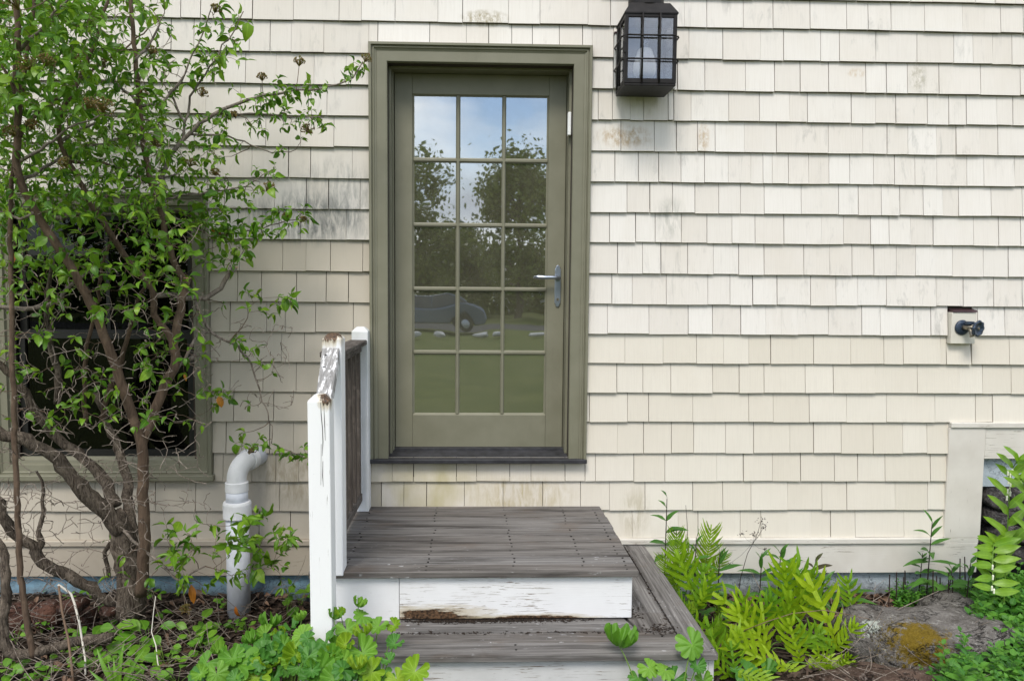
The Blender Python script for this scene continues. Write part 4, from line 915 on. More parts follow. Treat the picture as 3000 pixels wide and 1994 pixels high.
limb('stem', YB, [(412, 1740, -.52), (420, 1640, -.54), (423, 1544, -.55), (417, 1400, -.56), (415, 1300, -.57), (384, 1212, -.60), (353, 1113, -.63), (321, 1029, -.66), (286, 930, -.70), (241, 841, -.74), (196, 765, -.78), (147, 694, -.82), (103, 618, -.86), (62, 536, -.9), (49, 469, -.92), (54, 357, -.95), (49, 200, -.98), (52, 60, -1.0), (45, -90, -1.02)], .028, .010, n=12, jit=.002)
limb('stem', YB, [(414, 1300, -.56), (437, 1243, -.54), (473, 1149, -.51), (513, 1064, -.49), (510, 1010, -.49), (522, 939, -.49), (531, 877, -.5), (549, 816, -.5)], .023, .018, n=12, jit=.002)
c_ = at(549, 814, -.5); MB().lathe((c_.x, c_.y, c_.z), [(.018, -.003), (.018, .002)], 12).build('cut_end', M['cutwood'], shrub)
limb('stem', M['youngbark'], [(540, 822, -.5), (520, 790, -.5), (504, 752, -.51), (482, 680, -.53), (474, 627, -.55), (442, 527, -.58), (420, 424, -.60), (411, 312, -.62), (397, 179, -.64), (386, 45, -.66), (380, -80, -.68)], .015, .008, n=9, jit=.002)
limb('stem', GB, [(482, 680, -.52), (480, 600, -.50), (480, 513, -.48), (500, 460, -.46), (536, 411, -.45), (571, 375, -.44), (625, 335, -.43), (683, 308, -.42), (750, 286, -.40), (848, 268, -.39), (937, 259, -.38), (990, 248, -.38), (1035, 222, -.38), (1062, 182, -.39)], .013, .0028, n=8, jit=.0025)
limb('branch', GB, [(536, 411, -.45), (548, 330, -.44), (571, 259, -.44), (625, 179, -.45), (670, 116, -.46), (714, 36, -.47)], .0065, .0022, n=7)
limb('branch', GB, [(543, 370, -.45), (525, 320, -.46), (504, 277, -.47), (528, 240, -.47), (554, 179, -.47), (594, 98, -.48), (625, 13, -.48)], .006, .0022, n=7)
limb('branch', GB, [(625, 335, -.43), (690, 333, -.41), (759, 333, -.38), (848, 342, -.36), (951, 346, -.35)], .0055, .002, n=7)
limb('branch', GB, [(560, 390, -.44), (620, 395, -.40), (670, 400, -.37), (737, 424, -.34), (795, 446, -.33), (866, 440, -.32)], .0055, .0018, n=7)
limb('branch', GB, [(480, 580, -.49), (560, 570, -.46), (640, 560, -.42), (720, 545, -.40), (790, 500, -.38)], .006, .002, n=7)
limb('branch', GB, [(478, 620, -.50), (540, 650, -.46), (620, 690, -.42), (700, 680, -.39), (790, 660, -.37), (880, 640, -.36)], .006, .002, n=7)
limb('stem', YB, [(509, 1015, -.49), (487, 971, -.50), (451, 921, -.53), (451, 868, -.55), (429, 823, -.57), (388, 774, -.60), (348, 721, -.63), (313, 663, -.66), (277, 612, -.70), (241, 549, -.73), (201, 473, -.76), (174, 415, -.78), (179, 330, -.80), (219, 263, -.80), (250, 188, -.81), (290, 90, -.82), (330, -60, -.82)], .016, .005, n=10, jit=.002)
limb('branch', GB, [(446, 863, -.53), (522, 868, -.46), (571, 877, -.42), (629, 859, -.38), (661, 819, -.36), (692, 785, -.35)], .013, .011, n=9)
c_ = at(693, 783, -.352); MB().lathe((c_.x, c_.y, c_.z), [(.009, -.003), (.009, .002)], 10).build('cut_end', M['cutwood'], shrub)
limb('branch', GB, [(576, 886, -.42), (594, 930, -.40), (620, 975, -.38), (670, 1002, -.36), (723, 1042, -.34), (750, 1113, -.33), (768, 1171, -.33), (795, 1252, -.33), (800, 1300, -.34)], .008, .002, n=8)
limb('branch', GB, [(620, 975, -.38), (590, 980, -.42), (560, 1010, -.44), (525, 1075, -.48), (480, 1150, -.5)], .006, .008, n=8)
limb('stem', OB, [(170, 1180, -.46), (170, 1087, -.48), (152, 1028, -.52), (147, 970, -.55), (138, 890, -.58), (140, 830, -.60), (160, 760, -.62)], .017, .008, n=9, wob=.1)
limb('branch', GB, [(-40, 900, -.70), (67, 901, -.66), (129, 899, -.60), (170, 877, -.58), (205, 841, -.56), (260, 790, -.5)], .011, .007, n=9)
limb('stem', YB, [(98, 1925, -.80), (67, 1740, -.80), (54, 1562, -.80), (47, 1383, -.80), (42, 1270, -.80), (36, 1046, -.81), (33, 912, -.82), (31, 689, -.84), (38, 500, -.86), (60, 300, -.88), (90, 100, -.9), (110, -60, -.9)], .0135, .007, n=9, jit=.002)
limb('limb', OB, [(344, 1770, -.44), (290, 1740, -.47), (223, 1696, -.50), (156, 1665, -.54), (103, 1629, -.57), (95, 1600, -.58), (49, 1571, -.6), (22, 1531, -.62), (0, 1473, -.64), (-50, 1400, -.66)], .027, .020, wob=.3, n=11, jit=.006)
limb('branch', OB, [(103, 1625, -.57), (125, 1590, -.56), (118, 1560, -.56), (130, 1500, -.55), (130, 1440, -.54), (110, 1380, -.54)], .015, .005, wob=.2, n=8)
limb('limb', OB, [(330, 1868, -.72), (280, 1872, -.74), (200, 1882, -.76), (89, 1915, -.80), (25, 1908, -.80), (8, 1850, -.79), (18, 1740, -.77), (9, 1629, -.75), (-30, 1560, -.74)], .022, .019, wob=.14, n=11)
limb('branch', OB, [(318, 1590, -.36), (308, 1620, -.34), (312, 1660, -.33), (318, 1690, -.33)], .012, .009, wob=.3, n=8)
limb('branch', GB, [(345, 1540, -.45), (420, 1610, -.55), (470, 1650, -.58), (528, 1705, -.6), (560, 1680, -.6), (600, 1660, -.6)], .008, .004, n=7)
limb('branch', YB, [(300, 1230, -.24), (321, 1136, -.26), (357, 1055, -.29), (393, 921, -.33), (420, 840, -.36), (440, 760, -.38)], .015, .007, n=8)
limb('branch', YB, [(250, 1250, -.26), (250, 1069, -.28), (268, 957, -.30), (286, 877, -.32), (300, 780, -.34), (330, 680, -.36)], .013, .006, n=8)
limb('branch', GB, [(505, 1040, -.48), (540, 1060, -.42), (575, 1035, -.38)], .014, .011, n=8)
limb('branch', GB, [(160, 640, -.72), (210, 625, -.62), (260, 618, -.55), (340, 628, -.5), (420, 640, -.45)], .010, .006, n=8)
# higher fan of branches that fills the top left
for a in ([(54, 400, -.94), (110, 330, -.85), (180, 280, -.75), (280, 200, -.65), (380, 130, -.58), (460, 60, -.5)], [(62, 536, -.9), (150, 480, -.80), (250, 440, -.70), (360, 400, -.62), (470, 370, -.55)],
          [(49, 469, -.92), (120, 440, -.98), (200, 380, -1.0), (290, 340, -1.02)], [(54, 300, -.96), (20, 220, -1.0), (-20, 150, -1.02)], [(52, 150, -.98), (120, 90, -1.0), (180, 20, -1.0), (230, -40, -1.0)],
          [(174, 415, -.78), (260, 370, -.70), (340, 340, -.62), (430, 350, -.55), (520, 380, -.48)], [(201, 473, -.76), (300, 480, -.66), (400, 520, -.56), (480, 560, -.5)], [(103, 618, -.86), (60, 640, -.86), (0, 620, -.86), (-40, 590, -.86)],
          [(411, 312, -.62), (350, 250, -.55), (280, 230, -.48), (200, 240, -.42)], [(397, 179, -.64), (450, 110, -.58), (480, 40, -.54)], [(277, 612, -.70), (330, 560, -.62), (420, 540, -.54), (520, 510, -.46)], [(411, 312, -.62), (470, 300, -.56), (520, 250, -.52), (545, 215, -.5)]):
    limb('branch', R4.choice([GB, YB]), a, .008, .0025, n=7)

# ---- twigs grown towards every leaf cluster, nearest wood first
tw_mb = MB(); dead_mb = MB(); leaves = []; ends = []
npts = [n_[0] for n_ in nodes]; arr = np.array([tuple(p) for p in npts]); nrad = [n_[2] for n_ in nodes]; ntan = [n_[1] for n_ in nodes]
def grow(target, mb, r_end=.0011, rmax=.0032, far=.55):
    global arr
    d = np.linalg.norm(arr-np.array(target), axis=1) + np.where(arr[:, 2] > target.z+.06, .10, 0); i = int(np.argmin(d)); s0 = Vector(arr[i]); L_ = (target-s0).length
    if L_ < .012 or L_ > far: return None
    mid = s0.lerp(target, .5) + ntan[i]*L_*.22 + rv(R4, L_*.09) + Vector((0, 0, .05*L_))
    n = max(3, int(L_/.028)); q = bez(s0, mid, target, n); q = [q[0]]+[p+rv(R4, .0022) for p in q[1:]]
    r0 = min(nrad[i]*.8, rmax, .0013+L_*.011); rad = [r0+(r_end-r0)*j/n for j in range(n+1)]
    mb.tube(q, rad, 5 if r0 > .002 else 4, False)
    new = q[1:]; arr = np.vstack([arr, np.array([tuple(p) for p in new])]); nrad.extend(rad[1:]); ntan.extend([(q[min(j+1, n)]-q[j-1]).normalized() for j in range(1, n+1)])
    return q
def cluster(p, d, n, size, droop=.15):
    for k_ in range(n):
        a = 2.4*k_+R4.uniform(-.5, .5); o = d.orthogonal().normalized(); o = Quaternion(d, a) @ o
        ld = (d*R4.uniform(.15, .8)+o*R4.uniform(.5, 1)+Vector((0, 0, -droop))+rv(R4, .15)).normalized()
        upv = (Vector((0, -.35, 1))+rv(R4, .5)).normalized(); sz = size*R4.choice([.55, .7, .85, 1, 1.1, 1.3])*R4.uniform(.85, 1.15)
        leaves.append((p+o*.003, ld, upv, sz))
def region(x0, x1, y0, y1, n, ya, yb, mb, nl=(2, 4), size=.052, far=.5):
    T = []
    for _ in range(n): T.append(at(R4.uniform(x0, x1), R4.uniform(y0, y1), R4.uniform(ya, yb)))
    T.sort(key=lambda t: float(np.min(np.linalg.norm(arr-np.array(t), axis=1))))
    for t in T:
        q = grow(t, mb, .0011 if nl else .0018, .0032 if nl else .0046, far=far)
        if not q or nl is None: continue
        d = (q[-1]-q[-2]).normalized(); cluster(q[-1], d, R4.randint(*nl), size); ends.append((q[-1], d))
        for j in range(len(q)-3, 1, -3):
            if R4.random() < .62: cluster(q[j], (q[j+1]-q[j]).normalized(), 2, size*.9)
region(-60, 300, -40, 330, 580, -1.15, -.3, tw_mb)
region(300, 500, -40, 400, 165, -.85, -.3, tw_mb)
region(-60, 480, 330, 640, 590, -1.0, -.25, tw_mb, (2, 4), .047)
region(460, 660, 330, 720, 140, -.6, -.25, tw_mb, (2, 4), .045)
region(-40, 560, 640, 860, 190, -.95, -.3, tw_mb, (2, 4), .050)
region(-40, 600, 860, 1250, 130, -.9, -.3, tw_mb, (2, 4), .050)
region(560, 740, 600, 790, 60, -.5, -.25, tw_mb, (2, 4), .050)
def along(pts, n, size, sp=14, nl=(2, 3)):
    """clusters scattered close to a traced spray"""
    for _ in range(int(n*1.6)):
        u = R4.random()*(len(pts)-1); i = min(int(u), len(pts)-2); f = u-i; a, b = pts[i], pts[i+1]
        t = at(a[0]+(b[0]-a[0])*f+R4.gauss(0, sp), a[1]+(b[1]-a[1])*f+R4.gauss(0, sp), a[2]+(b[2]-a[2])*f+R4.gauss(0, .03)); q = grow(t, tw_mb, far=.25)
        if q: d = (q[-1]-q[-2]).normalized(); cluster(q[-1], d, R4.randint(*nl)+1, size*1.12); ends.append((q[-1], d))
along([(571, 259, -.44), (625, 179, -.45), (670, 116, -.46), (714, 36, -.47)], 17, .055, 18)
along([(504, 277, -.47), (554, 179, -.47), (594, 98, -.48), (625, 13, -.48)], 10, .045, 14)
along([(625, 335, -.43), (750, 286, -.40), (848, 268, -.39), (937, 259, -.38)], 26, .040, 20)
along([(990, 248, -.38), (1035, 222, -.38), (1062, 182, -.39)], 8, .042, 10)
along([(690, 333, -.41), (848, 342, -.36), (951, 346, -.35)], 20, .036, 26)
along([(620, 395, -.40), (737, 424, -.34), (866, 440, -.32)], 8, .036, 18)
along([(640, 560, -.42), (720, 545, -.40), (790, 500, -.38)], 14, .042, 20)
along([(620, 690, -.42), (790, 660, -.37), (880, 640, -.36)], 22, .046, 24)
along([(690, 880, -.36), (760, 880, -.33), (830, 900, -.31), (850, 870, -.31)], 12, .044, 16)
along([(690, 990, -.36), (740, 1050, -.34), (820, 1080, -.33)], 8, .036, 14)
along([(600, 1190, -.34), (640, 1150, -.34), (760, 1180, -.33)], 7, .040, 16)
along([(795, 1252, -.33), (720, 1300, -.35), (650, 1290, -.35)], 5, .040, 14)
along([(800, 1300, -.34), (850, 1340, -.34), (905, 1330, -.34)], 8, .040, 10)
region(480, 860, 1500, 1720, 85, -.75, -.4, tw_mb, (2, 4), .058, .6)
region(300, 560, 1560, 1800, 12, -.75, -.5, tw_mb, (2, 3), .050, .5)
# bare twigs
region(-40, 520, 0, 660, 190, -1.0, -.25, dead_mb, None, far=.5)
region(-40, 600, 640, 900, 220, -.95, -.25, dead_mb, None, far=.5)
region(-30, 620, 880, 1500, 760, -.95, -.25, dead_mb, None, far=.6)
region(560, 860, 930, 1200, 120, -.5, -.22, dead_mb, None, far=.6)
region(-30, 450, 1450, 1830, 330, -.85, -.4, dead_mb, None, far=.6)
tw_mb.build('leafy_twigs', M['youngbark'], shrub, smooth=True, kind='stuff'); dead_mb.build('bare_twigs', M['twig'], shrub, smooth=True, kind='stuff')
SL = [leaf_tpl(i, 5, R4.uniform(.36, .64), R4.uniform(.1, .6), R4.uniform(.0, 1.4), R4.uniform(-.8, .8), R4.uniform(.36, .54), R4.uniform(.1, .45)) for i in range(12)] + [leaf_tpl(20+i, 5, .5, R4.uniform(.8, 1.15), R4.uniform(.8, 1.8), .6, .45, .3) for i in range(3)]
SLm = [tpl_mesh(t, M['shrubleaf']) for t in SL]; SLy = [tpl_mesh(t, M['shrubleaf_young']) for t in SL]
def vis(p):
    d = p-EYE; z = d.dot(FW); x = CX+FPX*d.dot(RT)/z; y = CY-FPX*d.dot(UP)/z; return (0 < x < 3000 and 0 < y < 1994), z
sc_ = []
for i, (p, d, u, s_) in enumerate(leaves):
    v_, z = vis(p); sc_.append(((s_/z) if v_ else 0, i))
big = set(i for _, i in sorted(sc_, reverse=True)[:300]); fol = MB(); foy = MB()
for i, (p, d, u, s_) in enumerate(leaves):
    ti = R4.randrange(len(SL)) if R4.random() < .8 else 12+R4.randrange(3); mw = leaf_mw(p, d, u, s_, R4.uniform(-.5, .5)); yng = R4.random() < .28
    if i in big: inst('leaf', (SLy if yng else SLm)[ti], mw, shrub)
    else: add_tpl(foy if yng else fol, SL[ti], mw, R4.random())
fol.build('foliage', M['shrubleaf'], shrub, smooth=True, kind='stuff'); foy.build('young_foliage', M['shrubleaf_young'], shrub, smooth=True, kind='stuff')
print('shrub leaves', len(leaves))
# flat-topped bud clusters
def corymb(p, d, size, seed):
    r_ = random.Random(seed); m = MB(); d = d.normalized(); n = 46
    for i in range(n):
        o = Quaternion(d, r_.uniform(0, 6.28)) @ d.orthogonal().normalized(); q_ = math.sqrt(r_.random()); e = p+d*size*(.75-.45*q_*q_+r_.uniform(-.08, .08))+o*size*.55*q_; rr = r_.random()
        m.tube([p, p.lerp(e, .55)+d*size*.08, e], [.0011, .0008, .0007], 3, False, (.5, .2, rr, 1)); m.tube([e-d*.001, e+d*.003, e+d*.0065], [.0016, .0032, .0010], 5, True, (.5, .2, rr, 1))
    return m.build('flower_cluster', M['flower'], shrub)
for i, (x, y, Y, s_) in enumerate([(628, 38, -.48, .05), (876, 195, -.40, .055), (768, 238, -.42, .045), (590, 282, -.45, .05), (905, 390, -.35, .06), (1068, 182, -.39, .05), (440, 160, -.6, .045), (300, 330, -1.15, .075), (255, 320, -1.1, .06), (200, 492, -.95, .055), (55, 30, -1.25, .09), (90, 205, -1.1, .07), (130, 195, -1.1, .06),
      (415, 290, -.7, .05), (690, 345, -.41, .04), (780, 560, -.38, .06), (555, 490, -.47, .05), (630, 515, -.44, .045), (840, 640, -.36, .035), (885, 650, -.36, .035), (45, 400, -1.0, .06), (90, 380, -1.0, .05), (310, 200, -.65, .05), (210, 180, -.9, .05), (745, 1325, -.35, .04), (545, 1790, -.6, .05), (660, 700, -.4, .04), (450, 430, -.56, .045)]):
    e = at(x, y, Y); q = grow(e, tw_mb, far=.9) if False else None; i0 = int(np.argmin(np.linalg.norm(arr-np.array(e), axis=1))); s0 = Vector(arr[i0])
    MB().tube(bez(s0, s0.lerp(e, .5)+Vector((0, 0, -.02)), e, 4), [.0022, .002, .0018, .0016, .0015], 5).build('flower_stalk', M['youngbark'], shrub)
    corymb(e, (e-s0).normalized()*.4+Vector((0, -.15, .6)), s_, i)
dm = m_leaf('orange_dead_leaf', (.42, .13, .015), (.50, .22, .02), trans=.25)
for x, y, Y, s_ in ((621, 660, -.4, .04), (643, 680, -.4, .045), (40, 742, -.8, .05), (560, 1712, -.55, .09), (540, 1095, -.45, .035), (690, 1775, -.45, .07), (255, 632, -.6, .03), (640, 1160, -.34, .06)):
    inst('orange_leaf', tpl_mesh(SL[R4.randrange(8)], dm), leaf_mw(at(x, y, Y), Vector((R4.uniform(-.4, .4), -.2, -1)), Vector((0, -1, .2)), s_, R4.uniform(-.4, .4)), shrub)
# ================================================================== GARDEN PLANTS
R5 = random.Random(55)
M['mantle'] = m_leaf('lady_mantle_leaf', (.110, .285, .022), (.190, .375, .036), trans=.30, rough=.5)
M['mantle_young'] = m_leaf('young_lady_mantle_leaf', (.22, .39, .018), (.30, .46, .03), trans=.38, rough=.5)
M['mantle_dark'] = m_leaf('old_lady_mantle_leaf', (.050, .180, .022), (.090, .240, .032), trans=.25, rough=.5)
M['fern'] = m_leaf('sensitive_fern', (.20, .38, .010), (.37, .52, .015), trans=.42, rough=.5)
M['fern_mid'] = m_leaf('older_sensitive_fern', (.11, .27, .012), (.21, .38, .015), trans=.36, rough=.5, spot=.4)
M['fern_dark'] = m_leaf('lacy_fern', (.17, .33, .012), (.26, .40, .02), trans=.4, rough=.5)
M['stemgreen'] = m_leaf('green_stalk', (.12, .24, .03), (.2, .32, .05), trans=.1)
M['stemdark'] = m_plain('dark_purple_stem', (.035, .022, .020), .5)
M['seedling'] = m_leaf('upright_plant_leaf', (.045, .145, .020), (.085, .22, .030), trans=.3, rough=.4)
M['purple'] = m_leaf('purplish_young_leaf', (.06, .05, .025), (.09, .12, .03), trans=.25)
M['mint'] = m_leaf('ground_cover_leaf', (.040, .165, .014), (.120, .310, .030), trans=.34, rough=.4)
M['seal'] = m_leaf('solomon_seal_leaf', (.16, .34, .015), (.24, .42, .03), trans=.38, rough=.36)
M['seal_flower'] = m_plain('cream_bell_flower', (.75, .77, .60), .5)
M['weed'] = m_leaf('seedling_leaf', (.10, .27, .02), (.19, .38, .03), trans=.35, rough=.42)

def mantle_tpl(seed, lobes=9, notch=.5, cup=.25, pleat=.07):
    r_ = random.Random(seed); na = lobes*6; vs = [(0, 0, 0)]; ats = [(0, .5, 0, 1)]; fs = []; rings = (.35, .7, 1.0); a0 = notch
    for ri, rr in enumerate(rings):
        for i in range(na+1):
            t = i/na; th = -math.pi+a0*.5+t*(2*math.pi-a0); ph = t*lobes; l = abs(math.cos(math.pi*(ph-.5+.5)))  # lobe crest
            edge = .76+.24*abs(math.sin(math.pi*ph))**.55
            if rr == 1.0: edge += .020*math.cos(ph*2*math.pi*5)+r_.uniform(-.02, .02)
            R_ = .5*rr*(1+(edge-1)*rr**2)*(1-.10*math.cos(th)); z = cup*.5*rr*rr*(1 if seed % 3 else -.6)+pleat*.5*rr*math.cos(2*math.pi*ph)+.06*math.sin(th*2+seed)*rr*rr
            vs.append((R_*math.cos(th), R_*math.sin(th), z)); ats.append((rr, .5+.5*min(1, abs(math.cos(math.pi*ph))*1.0), 0, 1))
    w = na+1
    for i in range(na): fs.append((0, 1+i, 2+i))
    for ri in range(2):
        for i in range(na): a = 1+ri*w+i; fs.append((a, a+w, a+w+1, a+1))
    return vs, fs, ats
MT = [mantle_tpl(i, R5.choice([7, 9, 9]), R5.uniform(.15, .7), R5.uniform(.15, .45), R5.uniform(.05, .10)) for i in range(6)] + [mantle_tpl(31, 9, .4, .9, .22), mantle_tpl(32, 9, .5, .75, .26)]
MTM = {k_: [tpl_mesh(t, M[k_]) for t in MT] for k_ in ('mantle', 'mantle_young', 'mantle_dark')}
def mantle(lst, bases, off, sc, yfun, labels, group):
    ths = [thing('lady_mantle_plant', b, l, 'plant', group) for b, l in zip(bases, labels)]
    for (x, y, dia, kind) in lst:
        X, Y_ = off[0]+x/sc, off[1]+y/sc; Yd = yfun(X, Y_)+R5.uniform(-.03, .03); p = at(X, Y_, Yd); i = min(range(len(bases)), key=lambda q: abs(bases[q].x-p.x)); t = ths[i]
        size = dia/sc*(4.09+Yd)/2250*1.24; mt = {'m': 'mantle', 'y': 'mantle_young', 'd': 'mantle_dark', 's': 'mantle', 'g': 'mantle_young'}[kind]
        ti = R5.randrange(6) if kind not in 'sg' else 6+R5.randrange(2)
        upv = Vector((R5.gauss(0, .3), -.75+R5.gauss(0, .2), 1.0)) if kind != 's' else Vector((R5.gauss(0, .35), R5.uniform(-.2, .3), 1))
        d = Vector((R5.gauss(0, .8), -.5, -.35+R5.gauss(0, .3)))
        b = bases[i]; g_ = Vector((b.x+(p.x-b.x)*.3, b.y+(p.y-b.y)*.3, gh(b.x, b.y)-.01)); mid = g_.lerp(p, .6)+Vector(((p.x-b.x)*-.1, 0, .05))
        st = MB().tube(bez(g_, mid, p, 7), [.0032, .003, .0028, .0026, .0024, .0022, .002, .0018], 6, True, (.5, .2, R5.random(), 1)).build('stalk', M['stemgreen'], t, smooth=True)
        inst('leaf', MTM[mt][ti], leaf_mw(p, d, upv, size), t)
L1 = [(430, 970, 350, 'm'), (140, 960, 200, 'm'), (740, 620, 180, 's'), (690, 690, 150, 'm'), (840, 700, 110, 'g'), (930, 640, 170, 'd'), (1040, 700, 190, 'm'), (790, 860, 250, 'y'), (740, 990, 190, 'y'), (980, 890, 190, 'g'), (1130, 870, 180, 'd'), (1250, 760, 260, 'd'), (1210, 1020, 250, 'm'),
      (1330, 540, 130, 's'), (1400, 500, 90, 'g'), (1450, 650, 170, 'm'), (1560, 430, 120, 's'), (1600, 520, 170, 'm'), (1620, 700, 160, 'g'), (1750, 620, 160, 'm'), (1900, 610, 120, 'y'), (1440, 790, 150, 'g'), (1600, 860, 250, 'm'), (1420, 950, 170, 'm'), (1290, 900, 140, 'g'), (1560, 1010, 160, 'g'), (1690, 1040, 210, 'y'),
      (1900, 780, 150, 'd'), (1850, 930, 130, 'd'), (1460, 1070, 190, 'd'), (2090, 1040, 230, 'y'), (1920, 1110, 180, 'y'), (560, 770, 140, 's'), (640, 790, 120, 'd'), (870, 1060, 180, 'm'), (600, 1090, 260, 'y'), (350, 1090, 180, 'y'), (90, 1060, 210, 'd'), (1090, 1090, 150, 'd'), (1030, 560, 110, 's'), (260, 860, 130, 's'),
      (480, 860, 180, 'd'), (1330, 1100, 200, 'm'), (760, 1110, 200, 'd'), (240, 1060, 190, 'm'), (1790, 1120, 200, 'm'), (1000, 1000, 170, 'd'), (860, 800, 150, 'm')]
L1 += [(R5.uniform(20, 2000), R5.uniform(860, 1140), R5.uniform(120, 210), R5.choice('dmmd')) for _ in range(26)] + [(R5.uniform(600, 1500), R5.uniform(720, 900), R5.uniform(110, 170), R5.choice('dmdy')) for _ in range(10)]
yl = lambda X, Y_: -.98-.30*sm((Y_-1760)/230) - .26*sm((X-840)/60)
mb_ = [Vector((at(690, 1900, -1.05).x, -1.12, 0)), Vector((at(850, 1900, -1.1).x, -1.2, 0)), Vector((at(1060, 1900, -1.25).x, -1.33, 0))]
mantle(L1, mb_, (560, 1640), 3.188, yl, ['lady mantle plant with broad scalloped leaves left of the white newel post', 'lady mantle plant with scalloped leaves at the foot of the white newel post', 'lady mantle plant with scalloped leaves spilling over the lower step at its left'], 'lady mantle plants in the bed')
L2 = [(1815, 1892, 88, 's'), (1902, 1957, 56, 'm'), (1948, 1962, 56, 'm'), (2028, 1888, 80, 'm'), (1975, 1990, 60, 'd'), (2042, 1950, 46, 'd'), (1870, 1985, 52, 'd'), (2060, 1992, 50, 'm')]
mantle(L2, [Vector((at(1950, 1990, -1.36).x, -1.42, 0))], (0, 0), 1.0, lambda X, Y_: -1.33, ['lady mantle plant with long-stalked leaves in front of the lower right riser'], 'lady mantle plants in the bed')
L3 = [(2876, 1896, 108, 'm'), (2759, 1929, 74, 'd'), (2185, 1962, 74, 'd'), (2240, 1975, 80, 'd')]
mantle(L3[:2], [Vector((at(2820, 1950, -.9).x, -.92, 0))], (0, 0), 1.0, lambda X, Y_: -.85, ['lady mantle plant with two dull green leaves beside the mossy rock'], 'lady mantle plants in the bed')
mantle(L3[2:], [Vector((at(2200, 1990, -1.0).x, -1.02, 0))], (0, 0), 1.0, lambda X, Y_: -.95, ['dark lady mantle plant with two leaves among the yellow green ferns'], 'lady mantle plants in the bed')

# ---- ferns
def fern_tpl(seed, pairs=8, lacy=False):
    """one frond along +X: a winged rachis with opposite wavy lobes"""
    r_ = random.Random(seed); V_ = []; F_ = []; A_ = []
    def strip(cl, ws, fold=.12, rnd=0):
        n0 = len(V_)
        for (c, w) in zip(cl, ws):
            c, nrm = c
            for s_ in (-1, 0, 1): V_.append((c[0]+nrm[0]*w*s_, c[1]+nrm[1]*w*s_, c[2]+abs(s_)*w*fold)); A_.append((.5, .5+.5*s_, rnd, 1))
        for i in range(len(cl)-1):
            for s_ in (0, 1): a = n0+i*3+s_; F_.append((a, a+3, a+4, a+1))
    bend = lambda u: -.34*u*u+.05*math.sin(u*5+seed)
    strip([(((u, 0, bend(u))), (0, 1)) for u in [i/8 for i in range(9)]], [.012 if lacy else .022+.02*u for u in [i/8 for i in range(9)]])
    for i in range(pairs):
        u = .06+.88*i/pairs; ln = (.50 if not lacy else .40)*math.sin(math.pi*min(1, (1-u)*.72+.16))**1.0*r_.uniform(.9, 1.08)
        if not lacy and i == 0: ln *= .85
        for s_ in (-1, 1):
            an = R(62-30*u)+r_.uniform(-.08, .08); dx, dy = math.cos(an), s_*math.sin(an); n = 7; cl = []; ws = []; z0 = bend(u); dr = r_.uniform(-.45, .12); W_ = (.056 if not lacy else .022)*(.75+.25*(1-u))
            for j in range(n+1):
                t = j/n; cv = .20*t*t; x = u+dx*ln*t+cv*ln*.55; y = dy*ln*t*(1-.12*t)
                cl.append(((x, y, z0+dr*ln*t*t+.03*math.sin(t*7+i)*ln), (-dy, dx) if s_ > 0 else (dy*-1, dx))); w = W_*math.sin(math.pi*(.16+.84*t)**.9)**.7*(1+.20*math.sin(t*20+i*2)) if t < 1 else .003
                ws.append(w)
            strip(cl, ws, .18)
    return V_, F_, A_
FT = [fern_tpl(i, R5.choice([5, 5, 6, 6])) for i in range(4)]; FL = [fern_tpl(10+i, 18, True) for i in range(2)]
FTM = [tpl_mesh(t, M['fern'], 'frond') for t in FT]+[tpl_mesh(t, M['fern_mid'], 'frond') for t in FT[:2]]; FLM = [tpl_mesh(t, M['fern_dark'], 'frond') for t in FL]
def fern(label, fronds, meshes, grp):
    bx, by = fronds[0][0], fronds[0][1]; b0 = at(bx, by, fronds[0][4]); root = Vector((b0.x+.02, b0.y+.05, gh(b0.x, b0.y))); t = thing('fern', root, label, 'fern', grp)
    for (xb, yb_, xt, yt, Y) in fronds:
        b = at(xb, yb_, Y); e = at(xt, yt, Y-.05+R5.uniform(-.03, .03)); ln = (e-b).length*1.18; g_ = Vector((root.x+(b.x-root.x)*.25, root.y+(b.y-root.y)*.25, root.z-.01))
        if b.z < g_.z+.03: b.z = g_.z+.03
        MB().tube(bez(g_, Vector((g_.x, g_.y, b.z*.6)), b, 6)+[b+(e-b)*.3], [.0026]*7+[.001], 6, True, (.5, .2, R5.random(), 1)).build('stipe', M['stemgreen'], t, smooth=True)
        inst('frond', meshes[R5.randrange(len(meshes))], leaf_mw(b, e-b, Vector((R5.gauss(0, .25), -1, .40)), ln, R5.uniform(-.25, .25)), t)
G = 'yellow green ferns beside the steps'
fern('yellow green fern growing beside the upper right edge of the steps', [(2039, 1757, 1998, 1650, -.50), (2045, 1770, 2095, 1712, -.52), (2050, 1780, 2060, 1690, -.5)], FTM, G)
fern('yellow green fern with upright fronds in front of the pale foundation', [(2316, 1805, 2306, 1700, -.48), (2330, 1820, 2365, 1740, -.5), (2320, 1830, 2270, 1760, -.52)], FTM, G)
fern('yellow green fern standing close to the wall at the fern bed middle', [(2390, 1790, 2352, 1680, -.46), (2400, 1795, 2410, 1710, -.45)], FTM, G)
fern('tall yellow green fern at the left end of the flat rock', [(2442, 1890, 2412, 1740, -.66), (2450, 1900, 2500, 1850, -.68), (2440, 1905, 2380, 1850, -.7)], FTM, G)
fern('dense yellow green fern in the middle of the fern bed', [(2245, 1920, 2195, 1815, -.70), (2285, 1880, 2335, 1780, -.66), (2270, 1950, 2180, 1895, -.82), (2300, 1905, 2390, 1865, -.68), (2240, 1900, 2240, 1810, -.66)], FTM, G)
fern('low yellow green fern at the bottom edge in front of the fern bed', [(2290, 1965, 2380, 1985, -.85), (2340, 1970, 2330, 1880, -.80), (2360, 1992, 2450, 1950, -.82), (2300, 1985, 2240, 1930, -.86)], FTM, G)
